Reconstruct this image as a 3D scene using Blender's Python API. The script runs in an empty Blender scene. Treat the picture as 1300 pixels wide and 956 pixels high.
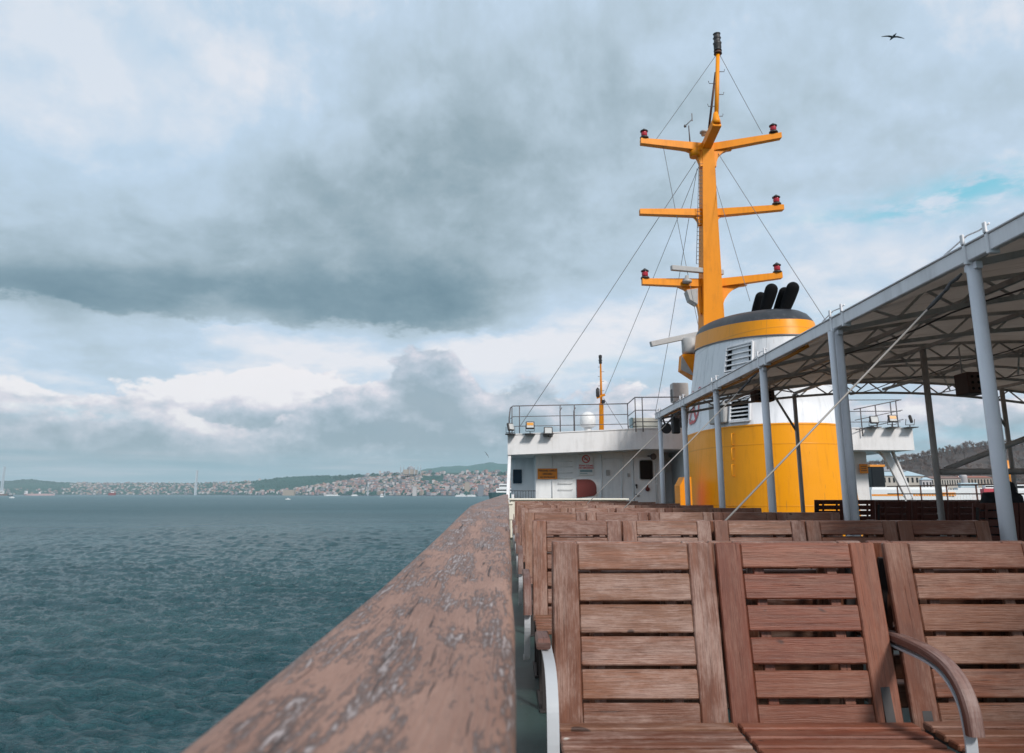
import bpy, math, random
import numpy as np
from mathutils import Vector, Matrix
R = math.radians
C = bpy.context.scene.collection
S = bpy.context.scene
rnd = random.Random(7)

# ------------------------------------------------------------------ camera frame
F = 941.0; PITCH = R(11.62); YAW = 5.0/961.0; EYE = 1.12; SEA = -7.0
cp, sp = math.cos(PITCH), math.sin(PITCH)
def P(x, y, Z):
    """point at forward distance Z seen at photo pixel x, y"""
    yc = 433.5 - y; xc = x - 650.0
    up = yc*cp + F*sp; fw = F*cp - yc*sp
    X = xc*math.cos(YAW) + fw*math.sin(YAW); Y = -xc*math.sin(YAW) + fw*math.cos(YAW)
    k = Z/Y
    return Vector((X*k, Z, EYE + up*k))
cam_d = bpy.data.cameras.new('camera'); cam = bpy.data.objects.new('camera', cam_d); C.objects.link(cam)
cam.location = (0, 0, EYE); cam.rotation_euler = (R(90)+PITCH, 0, -YAW)
cam_d.sensor_width = 36; cam_d.lens = 36*F/1300; cam_d.shift_y = -44.5/1300
cam_d.clip_start = 0.02; cam_d.clip_end = 60000
cam_d.dof.use_dof = True; cam_d.dof.focus_distance = 5.0; cam_d.dof.aperture_fstop = 9
S.camera = cam

# ------------------------------------------------------------------ objects
def props(o, label=None, cat=None, group=None, kind=None):
    if label: o['label'] = label
    if cat: o['category'] = cat
    if group: o['group'] = group
    if kind: o['kind'] = kind
    return o
def wloc(o):
    v = Vector((0, 0, 0))
    while o: v += o.location; o = o.parent
    return v
def thing(name, label, cat, loc=(0, 0, 0), group=None):
    o = bpy.data.objects.new(name, None); C.objects.link(o); o.location = loc
    o.empty_display_size = .1
    return props(o, label, cat, group)
def copy_tree(o, parent=None):
    c = o.copy(); C.objects.link(c)
    if parent: c.parent = parent
    for ch in list(o.children): copy_tree(ch, c)
    return c

class MB:
    def __init__(s): s.v = []; s.f = []; s.uv = []; s.m = []; s.sm = []
    def face(s, idx, uv=None, mi=0, sm=False):
        s.f.append(tuple(idx)); s.m.append(mi); s.sm.append(sm)
        s.uv.append(uv if uv else [(s.v[i][0]+s.v[i][1], s.v[i][2]) for i in idx])
    def quad(s, a, b, c, d, mi=0):
        n = len(s.v); s.v += [tuple(a), tuple(b), tuple(c), tuple(d)]; s.face((n, n+1, n+2, n+3), mi=mi)
    def box(s, c, d, ch=0.0, M=None, mi=0):
        """chamfered box, centre c, full size d, optional matrix M applied first about the centre"""
        h = [d[0]/2, d[1]/2, d[2]/2]; ch = min(ch, min(h)*.45)
        la = max(range(3), key=lambda i: d[i]); ou, ov = rnd.uniform(0, 50), rnd.uniform(0, 50)
        oth = [i for i in range(3) if i != la]
        def put(p):
            q = Vector(p)
            if M is not None: q = M @ q
            s.v.append((q.x+c[0], q.y+c[1], q.z+c[2]))
        def uvf(p): return (p[la]+ou, p[oth[0]]+p[oth[1]]+ov)
        if ch <= 0:
            n = len(s.v); L = []
            for x in (-1, 1):
                for y in (-1, 1):
                    for z in (-1, 1):
                        p = (x*h[0], y*h[1], z*h[2]); L.append(p); put(p)
            for q in ((0, 1, 3, 2), (4, 6, 7, 5), (0, 4, 5, 1), (2, 3, 7, 6), (0, 2, 6, 4), (1, 5, 7, 3)):
                s.face([n+i for i in q], [uvf(L[i]) for i in q], mi)
            return
        n = len(s.v); L = []; ix = {}
        for x in (-1, 1):
            for y in (-1, 1):
                for z in (-1, 1):
                    for a in range(3):
                        p = [x*h[0], y*h[1], z*h[2]]
                        for b in range(3):
                            if b != a: p[b] -= (x, y, z)[b]*ch
                        ix[(x, y, z, a)] = len(L); L.append(p); put(p)
        def add(q):
            # orient outwards
            A, B, D = Vector(L[q[0]]), Vector(L[q[1]]), Vector(L[q[2]])
            nn = (B-A).cross(D-A); cen = sum((Vector(L[i]) for i in q), Vector())/len(q)
            if nn.dot(cen) < 0: q = q[::-1]
            s.face([n+i for i in q], [uvf(L[i]) for i in q], mi)
        for a in range(3):
            b, e = [i for i in range(3) if i != a]
            for sg in (-1, 1):
                q = []
                for (sb, se) in ((-1, -1), (1, -1), (1, 1), (-1, 1)):
                    k = [0, 0, 0]; k[a] = sg; k[b] = sb; k[e] = se; q.append(ix[(k[0], k[1], k[2], a)])
                add(q)
            for sb in (-1, 1):
                for se in (-1, 1):
                    k0 = [0, 0, 0]; k1 = [0, 0, 0]
                    k0[a] = -1; k1[a] = 1; k0[b] = k1[b] = sb; k0[e] = k1[e] = se
                    add([ix[(*k0, b)], ix[(*k1, b)], ix[(*k1, e)], ix[(*k0, e)]])
        for x in (-1, 1):
            for y in (-1, 1):
                for z in (-1, 1): add([ix[(x, y, z, 0)], ix[(x, y, z, 1)], ix[(x, y, z, 2)]])
    def bar(s, p0, p1, w, h, ch=0.0, mi=0, up=(0, 0, 1)):
        """rectangular bar from p0 to p1, w across, h along up"""
        p0, p1 = Vector(p0), Vector(p1); d = (p1-p0); L = d.length; d.normalize()
        u = Vector(up)
        if abs(d.dot(u)) > .98: u = Vector((0, 1, 0))
        x = d.cross(u).normalized(); z = x.cross(d)
        M = Matrix((x, d, z)).transposed()
        s.box((p0+p1)/2, (w, L, h), ch, M, mi)
    def cyl(s, p0, p1, r0, r1=None, n=10, caps=True, mi=0):
        s.tube([p0, p1], [r0, r0 if r1 is None else r1], n, caps, mi)
    def tube(s, pts, r, n=8, caps=True, mi=0):
        pts = [Vector(p) for p in pts]; k = len(pts)
        rr = r if isinstance(r, (list, tuple)) else [r]*k
        base = len(s.v); prev = None; acc = 0
        ts = []
        for i in range(k):
            t = (pts[min(i+1, k-1)]-pts[max(i-1, 0)]).normalized(); ts.append(t)
        ref = Vector((0, 0, 1)) if abs(ts[0].z) < .9 else Vector((1, 0, 0))
        x = ts[0].cross(ref).normalized(); us = []
        for i in range(k):
            x = (x - ts[i]*x.dot(ts[i])).normalized(); y = ts[i].cross(x)
            if i: acc += (pts[i]-pts[i-1]).length
            us.append(acc)
            for j in range(n):
                a = 2*math.pi*j/n; q = pts[i] + (x*math.cos(a)+y*math.sin(a))*rr[i]
                s.v.append(tuple(q))
        for i in range(k-1):
            for j in range(n):
                a, b = base+i*n+j, base+i*n+(j+1) % n
                s.face((a, b, b+n, a+n), [(us[i], j/n), (us[i], (j+1)/n), (us[i+1], (j+1)/n), (us[i+1], j/n)], mi, True)
        if caps:
            s.face([base+j for j in range(n)][::-1], None, mi); s.face([base+(k-1)*n+j for j in range(n)], None, mi)
    def lathe(s, prof, c, n=20, axis=(0, 0, 1), mi=0, smooth=True, mis=None):
        """prof: list of (r, h)"""
        ax = Vector(axis).normalized(); ref = Vector((1, 0, 0)) if abs(ax.x) < .9 else Vector((0, 1, 0))
        x = ax.cross(ref).normalized(); y = ax.cross(x); c = Vector(c); base = len(s.v)
        for (r, h) in prof:
            for j in range(n):
                a = 2*math.pi*j/n; s.v.append(tuple(c+ax*h+(x*math.cos(a)+y*math.sin(a))*max(r, 1e-4)))
        for i in range(len(prof)-1):
            for j in range(n):
                a, b = base+i*n+j, base+i*n+(j+1) % n
                s.face((a, b, b+n, a+n), [(j/n, prof[i][1]), ((j+1)/n, prof[i][1]), ((j+1)/n, prof[i+1][1]), (j/n, prof[i+1][1])], mis[i] if mis else mi, smooth)
        if prof[0][0] > 1e-3: s.face([base+j for j in range(n)][::-1], None, mi)
        if prof[-1][0] > 1e-3: s.face([base+(len(prof)-1)*n+j for j in range(n)], None, mis[-1] if mis else mi)
    def prism(s, outline, off, mi=0):
        """3d planar outline extruded by vector off"""
        o = [Vector(p) for p in outline]; off = Vector(off); n = len(s.v); k = len(o)
        nn = Vector((0, 0, 0))
        for i in range(k): nn += o[i].cross(o[(i+1) % k])
        if nn.dot(off) > 0: o = o[::-1]
        for p in o: s.v.append(tuple(p))
        for p in o: s.v.append(tuple(p+off))
        s.face([n+i for i in range(k)], None, mi); s.face([n+k+i for i in range(k)][::-1], None, mi)
        for i in range(k):
            j = (i+1) % k; s.face((n+j, n+i, n+k+i, n+k+j), None, mi)
    def mesh(s, name, mats, off=(0, 0, 0)):
        me = bpy.data.meshes.new(name)
        ox, oy, oz = off
        me.from_pydata([(a-ox, b-oy, c-oz) for a, b, c in s.v], [], s.f)
        for m in (mats if isinstance(mats, (list, tuple)) else [mats]): me.materials.append(m)
        me.polygons.foreach_set('material_index', s.m); me.polygons.foreach_set('use_smooth', s.sm)
        uvl = me.uv_layers.new(name='uv'); flat = []
        for u in s.uv:
            for a in u: flat += [a[0], a[1]]
        uvl.data.foreach_set('uv', flat); me.update()
        return me
    def build(s, name, mats, parent=None, loc=None):
        off = wloc(parent) if parent else Vector(loc or (0, 0, 0))
        o = bpy.data.objects.new(name, s.mesh(name, mats, off)); C.objects.link(o)
        if parent: o.parent = parent
        else: o.location = off
        return o
def np_object(name, V, Fc, mats, mi=None, parent=None, smooth=False):
    me = bpy.data.meshes.new(name); me.from_pydata(V.tolist() if hasattr(V, 'tolist') else V, [], Fc.tolist() if hasattr(Fc, 'tolist') else Fc)
    for m in (mats if isinstance(mats, (list, tuple)) else [mats]): me.materials.append(m)
    if mi is not None: me.polygons.foreach_set('material_index', mi)
    if smooth: me.polygons.foreach_set('use_smooth', [True]*len(me.polygons))
    me.update(); o = bpy.data.objects.new(name, me); C.objects.link(o)
    if parent: o.parent = parent
    return o
def text_part(txt, size, at, mat, parent, name='lettering', normal_y=-1, bold=0.0):
    """lettering standing upright, centred on `at`, read from the camera's side"""
    cu = bpy.data.curves.new(name, 'FONT'); cu.body = txt; cu.size = size; cu.align_x = 'CENTER'; cu.align_y = 'CENTER'
    cu.extrude = .004; cu.offset = bold
    to = bpy.data.objects.new(name, cu); C.objects.link(to)
    dg = bpy.context.evaluated_depsgraph_get()
    me = bpy.data.meshes.new_from_object(to.evaluated_get(dg)); bpy.data.objects.remove(to)
    me.transform(Matrix.Rotation(R(90), 4, 'X')); me.materials.clear(); me.materials.append(mat)
    o = bpy.data.objects.new(name, me); C.objects.link(o); o.parent = parent; o.location = Vector(at)-wloc(parent)
    return o

# ------------------------------------------------------------------ materials
def srgb(r, g, b):
    f = lambda c: (c/255/12.92) if c/255 <= .04045 else ((c/255+.055)/1.055)**2.4
    return (f(r), f(g), f(b), 1)
class NT:
    def __init__(s, tree): s.t = tree; s.n = tree.nodes; s.l = tree.links
    def node(s, typ, **kw):
        n = s.n.new(typ)
        for k, v in kw.items(): setattr(n, k, v)
        return n
    def set(s, inp, v):
        if isinstance(v, bpy.types.NodeSocket): s.l.new(v, inp)
        else:
            if hasattr(inp, 'default_value'):
                if isinstance(v, (int, float)) and inp.type == 'RGBA': v = (v, v, v, 1)
                if isinstance(v, (int, float)) and inp.type == 'VECTOR': v = (v, v, v)
                inp.default_value = v
    def m(s, op, a, b=0.0, c=None, clamp=False):
        n = s.node('ShaderNodeMath', operation=op, use_clamp=clamp); s.set(n.inputs[0], a); s.set(n.inputs[1], b)
        if c is not None: s.set(n.inputs[2], c)
        return n.outputs[0]
    def mix(s, f, a, b, mode='MIX'):
        n = s.node('ShaderNodeMixRGB', blend_type=mode); s.set(n.inputs[0], f); s.set(n.inputs[1], a); s.set(n.inputs[2], b); return n.outputs[0]
    def noise(s, vec, scale, detail=4, rough=.55, dist=0.0, out=0):
        n = s.node('ShaderNodeTexNoise'); s.set(n.inputs['Vector'], vec); s.set(n.inputs['Scale'], scale)
        s.set(n.inputs['Detail'], detail); s.set(n.inputs['Roughness'], rough); s.set(n.inputs['Distortion'], dist); return n.outputs[out]
    def step(s, v, a, b):
        n = s.node('ShaderNodeMapRange', interpolation_type='SMOOTHSTEP'); s.set(n.inputs[0], v); s.set(n.inputs[1], a); s.set(n.inputs[2], b); return n.outputs[0]
    def map(s, vec, sc=(1, 1, 1), loc=(0, 0, 0)):
        n = s.node('ShaderNodeMapping'); s.set(n.inputs[0], vec); s.set(n.inputs[1], loc); s.set(n.inputs[3], sc); return n.outputs[0]
    def vadd(s, a, b):
        n = s.node('ShaderNodeVectorMath', operation='ADD'); s.set(n.inputs[0], a); s.set(n.inputs[1], b); return n.outputs[0]
    def vmul(s, a, b):
        n = s.node('ShaderNodeVectorMath', operation='MULTIPLY'); s.set(n.inputs[0], a); s.set(n.inputs[1], b); return n.outputs[0]
    def comb(s, x, y, z):
        n = s.node('ShaderNodeCombineXYZ'); s.set(n.inputs[0], x); s.set(n.inputs[1], y); s.set(n.inputs[2], z); return n.outputs[0]
    def ramp(s, v, stops, interp='LINEAR'):
        n = s.node('ShaderNodeValToRGB'); s.set(n.inputs[0], v); cr = n.color_ramp; cr.interpolation = interp
        while len(cr.elements) < len(stops): cr.elements.new(.5)
        for e, (p, c) in zip(cr.elements, stops): e.position = p; e.color = c
        return n.outputs[0]
    def bump(s, h, strength, dist=.01):
        n = s.node('ShaderNodeBump'); s.set(n.inputs['Height'], h); n.inputs['Strength'].default_value = strength; n.inputs['Distance'].default_value = dist; return n.outputs[0]
def newmat(name):
    m = bpy.data.materials.new(name); m.use_nodes = True; t = NT(m.node_tree)
    b = m.node_tree.nodes['Principled BSDF']; return m, t, b
def coords(t, kind='Object'):
    return t.node('ShaderNodeTexCoord').outputs[kind]

def paint(name, col, rough=.45, dirt=.25, dirtcol=None, rust=0.0, scale=1.5, metal=0.0, streak=True):
    m, t, b = newmat(name); oc = coords(t)
    geo = t.node('ShaderNodeNewGeometry').outputs['Position']
    n1 = t.noise(oc, scale, 5, .6); n2 = t.noise(t.map(geo, (6, 6, .7)), 1.3, 4, .6)
    d = t.m('MULTIPLY', t.step(t.m('MULTIPLY', n1, n2), .2, .42), dirt)
    dc = dirtcol or (col[0]*.45, col[1]*.42, col[2]*.4, 1)
    c = t.mix(d, col, dc)
    fine = t.noise(oc, 40, 3); c = t.mix(t.m('MULTIPLY', fine, .12), c, (col[0]*.7, col[1]*.7, col[2]*.7, 1))
    if rust:
        rn = t.step(t.noise(t.map(geo, (5, 5, 1.2)), 2.2, 6, .7), .64, .72)
        c = t.mix(t.m('MULTIPLY', rn, rust), c, srgb(120, 66, 38))
    t.set(b.inputs['Base Color'], c); b.inputs['Metallic'].default_value = metal; b.inputs['Specular IOR Level'].default_value = .3
    t.set(b.inputs['Roughness'], t.m('ADD', t.m('MULTIPLY', n1, .2), rough-.1))
    t.set(b.inputs['Normal'], t.bump(t.m('ADD', n1, t.m('MULTIPLY', fine, .15)), .25, .01))
    return m
def flat(name, col, rough=.5, metal=0.0):
    m, t, b = newmat(name); oc = coords(t)
    t.set(b.inputs['Base Color'], t.mix(t.noise(oc, 9, 3), (col[0]*.8, col[1]*.8, col[2]*.8, 1), (min(1, col[0]*1.15), min(1, col[1]*1.15), min(1, col[2]*1.15), 1)))
    b.inputs['Roughness'].default_value = rough; b.inputs['Metallic'].default_value = metal; return m

def bench_wood(name, base, pale, amount, dark=1.0):
    m, t, b = newmat(name)
    uv = coords(t, 'UV'); rn = t.node('ShaderNodeObjectInfo').outputs['Random']
    uv = t.vadd(uv, t.comb(t.m('MULTIPLY', rn, 37.0), t.m('MULTIPLY', rn, 91.0), rn))
    board = t.noise(t.map(uv, (.15, .15, 1)), 1.0, 1)                   # one tone per board
    wob = t.vadd(uv, t.vmul(t.noise(t.map(uv, (3, 9, 1)), 1.0, 3, .5, 0, 1), (.0, .03, 0)))
    g1 = t.noise(t.map(wob, (2.2, 48, 1)), 1.0, 6, .62, .25)
    g2 = t.noise(t.map(wob, (8, 260, 1)), 1.0, 4, .65)
    patch = t.noise(t.map(uv, (3.2, 9, 1)), 1.0, 5, .62, .35)
    spots = t.noise(t.map(uv, (22, 50, 1)), 1.0, 5, .7)
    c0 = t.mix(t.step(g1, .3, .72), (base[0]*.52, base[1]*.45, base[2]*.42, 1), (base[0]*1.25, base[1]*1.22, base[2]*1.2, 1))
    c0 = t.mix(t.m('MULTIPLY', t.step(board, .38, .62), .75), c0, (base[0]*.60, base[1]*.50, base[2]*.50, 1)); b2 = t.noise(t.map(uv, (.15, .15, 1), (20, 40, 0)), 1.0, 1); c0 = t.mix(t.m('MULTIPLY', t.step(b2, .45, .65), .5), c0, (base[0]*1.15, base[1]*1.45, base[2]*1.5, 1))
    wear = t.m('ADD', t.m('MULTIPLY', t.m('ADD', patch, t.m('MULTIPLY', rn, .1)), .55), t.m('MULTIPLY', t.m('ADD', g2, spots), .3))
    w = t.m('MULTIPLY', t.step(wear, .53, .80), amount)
    c1 = t.mix(w, c0, pale)
    haz = t.m('MULTIPLY', t.step(patch, .4, .75), .35*amount)
    c1 = t.mix(haz, c1, (pale[0]*.72, pale[1]*.6, pale[2]*.56, 1))
    c1 = t.mix(t.m('MULTIPLY', t.step(t.noise(t.map(uv, (14, 420, 1), (6, 6, 0)), 1.0, 4, .7), .52, .36), .5), c1, (base[0]*.38, base[1]*.33, base[2]*.35, 1))
    stain = t.step(t.noise(t.map(uv, (2.0, 5, 1), (30, 12, 0)), 1.0, 5, .65, .5), .58, .68); c1 = t.mix(t.m('MULTIPLY', stain, .4), c1, (base[0]*.4, base[1]*.36, base[2]*.42, 1))
    cr = t.step(t.noise(t.map(uv, (4, 170, 1)), 1.0, 3, .6), .35, .28)
    c1 = t.mix(t.m('MULTIPLY', cr, .55), c1, (.02, .01, .008, 1))
    kn = t.step(t.noise(t.map(uv, (9, 14, 1), (4, 4, 0)), 1.0, 1, .5), .235, .2)
    c1 = t.mix(t.m('MULTIPLY', kn, .8), c1, (.025, .012, .01, 1))
    # droppings, small and few
    sp_ = t.step(t.noise(t.map(uv, (7, 16, 1), (9, 2, 0)), 1.0, 2, .5), .775, .80)
    c1 = t.mix(sp_, c1, (.6, .58, .55, 1))
    t.set(b.inputs['Base Color'], c1)
    t.set(b.inputs['Roughness'], t.m('ADD', t.m('MULTIPLY', w, .2), .5))
    h = t.m('ADD', t.m('MULTIPLY', g1, .5), t.m('SUBTRACT', t.m('MULTIPLY', g2, .6), t.m('MULTIPLY', cr, .8)))
    t.set(b.inputs['Normal'], t.bump(h, .55, .004)); return m
WOOD = bench_wood('bench_wood', (.205, .068, .031), (.42, .28, .22, 1), .45)
WOOD_ARM = bench_wood('arm_wood', (.20, .10, .075), (.45, .36, .34, 1), .5)
WOOD_SHADED = bench_wood('bench_wood_red_shaded', (.13, .032, .02), (.24, .12, .10, 1), .15)  # red bench wood with the canopy's shade put into its colour

def rail_wood():
    m, t, b = newmat('rail_wood'); uv = coords(t, 'UV')
    w0 = t.noise(t.map(uv, (5, 16, 1)), 1.0, 3, .5, 0, 1)
    q = t.vadd(uv, t.vmul(w0, (.0, .016, 0)))
    fibre = t.noise(t.map(q, (9, 330, 1)), 1.0, 7, .7); fine = t.noise(t.map(q, (60, 900, 1)), 1.0, 4, .7)
    patch = t.noise(t.map(q, (5, 22, 1)), 1.0, 8, .68, .5); fleck = t.noise(t.map(q, (45, 210, 1)), 1.0, 6, .75, .3)
    tone = t.noise(t.map(uv, (2.2, 7, 1)), 1.0, 5, .6)
    paintc = t.mix(t.step(tone, .3, .7), (.25, .125, .085, 1), (.39, .215, .155, 1))
    paintc = t.mix(t.m('MULTIPLY', t.step(fibre, .42, .72), .5), paintc, (.47, .29, .22, 1))
    paintc = t.mix(t.m('MULTIPLY', t.step(fine, .5, .3), .4), paintc, (.14, .07, .05, 1))
    bare = t.mix(t.step(fibre, .38, .62), (.11, .085, .075, 1), (.36, .30, .29, 1)); bare = t.mix(t.step(fleck, .5, .66), bare, (.48, .42, .41, 1))
    u = t.node('ShaderNodeSeparateXYZ'); t.l.new(uv, u.inputs[0])
    far = t.step(u.outputs[0], .9, 4.0)
    mix_ = t.m('ADD', t.m('ADD', t.m('MULTIPLY', patch, .45), t.m('MULTIPLY', fleck, .32)), t.m('ADD', t.m('MULTIPLY', fibre, .28), t.m('MULTIPLY', far, .03)))
    pm = t.step(mix_, .515, .59)
    c = t.mix(t.m('MULTIPLY', pm, .8), paintc, bare)
    edge = t.m('MULTIPLY', t.m('MULTIPLY', pm, t.m('SUBTRACT', 1.0, pm)), 3.0)
    c = t.mix(t.m('MULTIPLY', edge, .5), c, (.10, .055, .045, 1))
    crack = t.step(t.noise(t.map(q, (4.0, 190, 1), (3, 7, 0)), 1.0, 3, .6, .1), .36, .31)
    crack2 = t.step(t.noise(t.map(q, (2.0, 75, 1), (8, 1, 0)), 1.0, 4, .55, .15), .345, .32)
    cr = t.m('MAXIMUM', crack, crack2)
    c = t.mix(t.m('MULTIPLY', cr, .8), c, (.030, .018, .015, 1))
    sc = t.step(t.noise(t.map(uv, (90, 9, 1), (2, 2, 0)), 1.0, 4, .6, .3), .715, .74); c = t.mix(t.m('MULTIPLY', sc, .7), c, (.58, .50, .44, 1))
    t.set(b.inputs['Base Color'], c); b.inputs['Roughness'].default_value = .6
    h = t.m('SUBTRACT', t.m('ADD', t.m('ADD', t.m('MULTIPLY', fibre, .45), t.m('MULTIPLY', fine, .2)), t.m('MULTIPLY', t.m('SUBTRACT', 1.0, pm), .6)), t.m('MULTIPLY', cr, 2.0))
    t.set(b.inputs['Normal'], t.bump(h, .9, .0035)); return m
RAILW = rail_wood()

def deck_mat():
    m, t, b = newmat('deck_green'); g = t.node('ShaderNodeNewGeometry').outputs['Position']
    n = t.noise(g, 1.2, 6, .65); n2 = t.noise(g, 14, 5, .7)
    c = t.mix(t.step(n, .35, .65), (.022, .048, .045, 1), (.045, .08, .075, 1))
    c = t.mix(t.m('MULTIPLY', t.step(n2, .58, .68), .5), c, (.012, .018, .018, 1))
    c = t.mix(t.m('MULTIPLY', t.step(t.noise(g, 5, 5, .7), .66, .7), .5), c, (.13, .09, .06, 1))
    t.set(b.inputs['Base Color'], c); t.set(b.inputs['Roughness'], t.m('ADD', t.m('MULTIPLY', n, .3), .3))
    t.set(b.inputs['Normal'], t.bump(n2, .3, .004)); return m
DECK = deck_mat()
def funnel_paint(name, col, dirt, dirtcol, rough=.38):
    """painted plating: weld seams, faint buckling, run-down streaks"""
    m, t, b = newmat(name); g = t.node('ShaderNodeNewGeometry').outputs['Position']
    sx = t.node('ShaderNodeSeparateXYZ'); t.l.new(g, sx.inputs[0])
    n1 = t.noise(g, .9, 4, .5); st = t.noise(t.map(g, (5, 5, .35)), 1.4, 5, .62); fine = t.noise(g, 18, 4, .6)
    zz = t.m('FRACT', t.m('MULTIPLY', sx.outputs[2], .62)); yy = t.m('FRACT', t.m('MULTIPLY', t.m('ADD', sx.outputs[1], t.m('MULTIPLY', sx.outputs[0], -.9)), .55))
    seam = t.m('MAXIMUM', t.step(t.m('ABSOLUTE', t.m('SUBTRACT', zz, .5)), .014, .006), t.step(t.m('ABSOLUTE', t.m('SUBTRACT', yy, .5)), .011, .004))
    c = t.mix(t.m('MULTIPLY', t.step(st, .48, .75), dirt), col, dirtcol)
    c = t.mix(t.m('MULTIPLY', fine, .12), c, (col[0]*.75, col[1]*.7, col[2]*.7, 1))
    c = t.mix(t.m('MULTIPLY', seam, .45), c, dirtcol)
    run = t.m('MULTIPLY', t.step(t.noise(t.map(g, (9, 9, .5)), 1.6, 5, .6), .63, .70), t.step(t.noise(g, .8, 3, .5), .45, .6)); c = t.mix(t.m('MULTIPLY', run, .5), c, (.30, .13, .05, 1))
    t.set(b.inputs['Base Color'], c); b.inputs['Specular IOR Level'].default_value = .25; t.set(b.inputs['Roughness'], t.m('ADD', rough-.1, t.m('MULTIPLY', st, .25)))
    t.set(b.inputs['Normal'], t.bump(t.m('ADD', t.m('ADD', t.m('MULTIPLY', n1, 2.0), t.m('MULTIPLY', seam, .25)), t.m('MULTIPLY', fine, .05)), .35, .03)); return m
F_YEL = funnel_paint('funnel_yellow', (.92, .345, .004, 1), .4, (.58, .20, .01, 1))
F_BAND = funnel_paint('funnel_orange_band', (.90, .32, .004, 1), .25, (.52, .20, .03, 1))
F_WHT = funnel_paint('funnel_white', (.76, .75, .76, 1), .4, (.36, .37, .38, 1))
BLACK = paint('black_paint', (.035, .037, .042, 1), .45, .5, (.11, .11, .11, 1))
SOOT_SHADE = flat('soot_and_shade_black', (.004, .004, .005, 1), .9)  # black of the exhaust pipes, also paints shade in vent holes and louvres
SOOT_SHADE.node_tree.nodes['Principled BSDF'].inputs['Specular IOR Level'].default_value = .2
MASTY = paint('mast_orange', (.88, .285, .002, 1), .5, .45, (.58, .18, .005, 1), rust=.25)
WHITE = paint('ship_white', (.76, .745, .745, 1), .42, .3, (.42, .40, .38, 1), rust=.12)
WHITE2 = paint('cabin_white', (.80, .81, .82, 1), .4, .25, (.38, .40, .42, 1), rust=.1)
GREYP = paint('post_grey', (.74, .73, .76, 1), .42, .3, (.22, .22, .24, 1), rust=.15)
BEAMG = paint('beam_grey', (.80, .78, .79, 1), .42, .35, (.24, .22, .21, 1), rust=.2)
TRUSS = paint('truss_grey', (.50, .46, .44, 1), .5, .4, (.09, .075, .06, 1), rust=.3)
STEEL = paint('arm_steel', (.48, .50, .53, 1), .4, .3, (.35, .33, .30, 1), rust=.3)
CREAM = paint('cream_paint', (.74, .70, .60, 1), .5, .3, (.48, .42, .33, 1), rust=.2)
DGREY = flat('dark_grey_pipe', (.11, .10, .105, 1), .5)
WIRE = flat('wire_grey', (.16, .16, .17, 1), .5)
ROD = flat('guy_rod', (.30, .28, .26, 1), .5, .2)
DARKM = flat('dark_metal', (.035, .03, .03, 1), .5)
BROWN = flat('brown_box', (.085, .035, .022, 1), .6)
OXIDE = flat('oxide_red', (.15, .022, .018, 1), .5)
ORSIGN = flat('sign_orange', (.78, .24, .005, 1), .45)
SIGNW = flat('sign_white', (.72, .71, .70, 1), .45)
REDI = flat('sign_red', (.55, .06, .07, 1), .5)
INK = flat('sign_ink', (.09, .045, .02, 1), .6)
TEALI = flat('sign_grey_teal', (.22, .32, .34, 1), .5)
LENS_R = flat('red_lens', (.42, .015, .03, 1), .2)
ACG = flat('unit_grey', (.40, .385, .375, 1), .5)
CLOTH = flat('dark_jacket', (.010, .011, .015, 1), .85)
HAIR = flat('dark_hair', (.012, .008, .007, 1), .6)
SKIN = flat('skin', (.42, .22, .15, 1), .5)
GULLW = flat('gull_white', (.45, .47, .48, 1), .7)
GULLG = flat('gull_grey', (.08, .10, .11, 1), .7)
LAMPO = flat('lamp_amber', (.72, .30, .03, 1), .3)
ORTRIM = flat('orange_trim', (.62, .22, .02, 1), .6)
def glass(name, col, rough=.06):
    m, t, b = newmat(name); b.inputs['Base Color'].default_value = col; b.inputs['Roughness'].default_value = rough
    t.set(b.inputs['Base Color'], t.mix(t.noise(coords(t), 3, 2), col, (col[0]*1.6+.002, col[1]*1.6+.002, col[2]*1.6+.002, 1))); return m
GLASS = glass('dark_glass', (.008, .009, .011, 1), .25); GLASSB = glass('blue_glass', (.008, .025, .04, 1), .2)
for g_ in (GLASS, GLASSB): g_.node_tree.nodes['Principled BSDF'].inputs['Specular IOR Level'].default_value = .15
LAMPG = glass('lamp_glass', (.42, .42, .41, 1), .12)
def membrane():
    m, t, b = newmat('canopy_membrane'); oc = coords(t)
    n = t.noise(oc, .8, 5, .6); n2 = t.noise(t.map(oc, (1, 7, 1)), 1.2, 4, .6)
    c = t.mix(t.step(n, .35, .7), (.53, .49, .46, 1), (.66, .62, .59, 1)); c = t.mix(t.m('MULTIPLY', t.step(n2, .55, .7), .5), c, (.22, .17, .14, 1))
    t.set(b.inputs['Base Color'], c); b.inputs['Roughness'].default_value = .6
    tr = t.node('ShaderNodeBsdfTranslucent'); t.set(tr.inputs[0], t.mix(.5, c, (.60, .50, .43, 1)))
    mx = t.node('ShaderNodeMixShader'); mx.inputs[0].default_value = .42; t.l.new(b.outputs[0], mx.inputs[1]); t.l.new(tr.outputs[0], mx.inputs[2])
    t.l.new(mx.outputs[0], m.node_tree.nodes['Material Output'].inputs[0])
    t.set(b.inputs['Normal'], t.bump(n2, .5, .05)); return m
MEMB = membrane()

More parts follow.
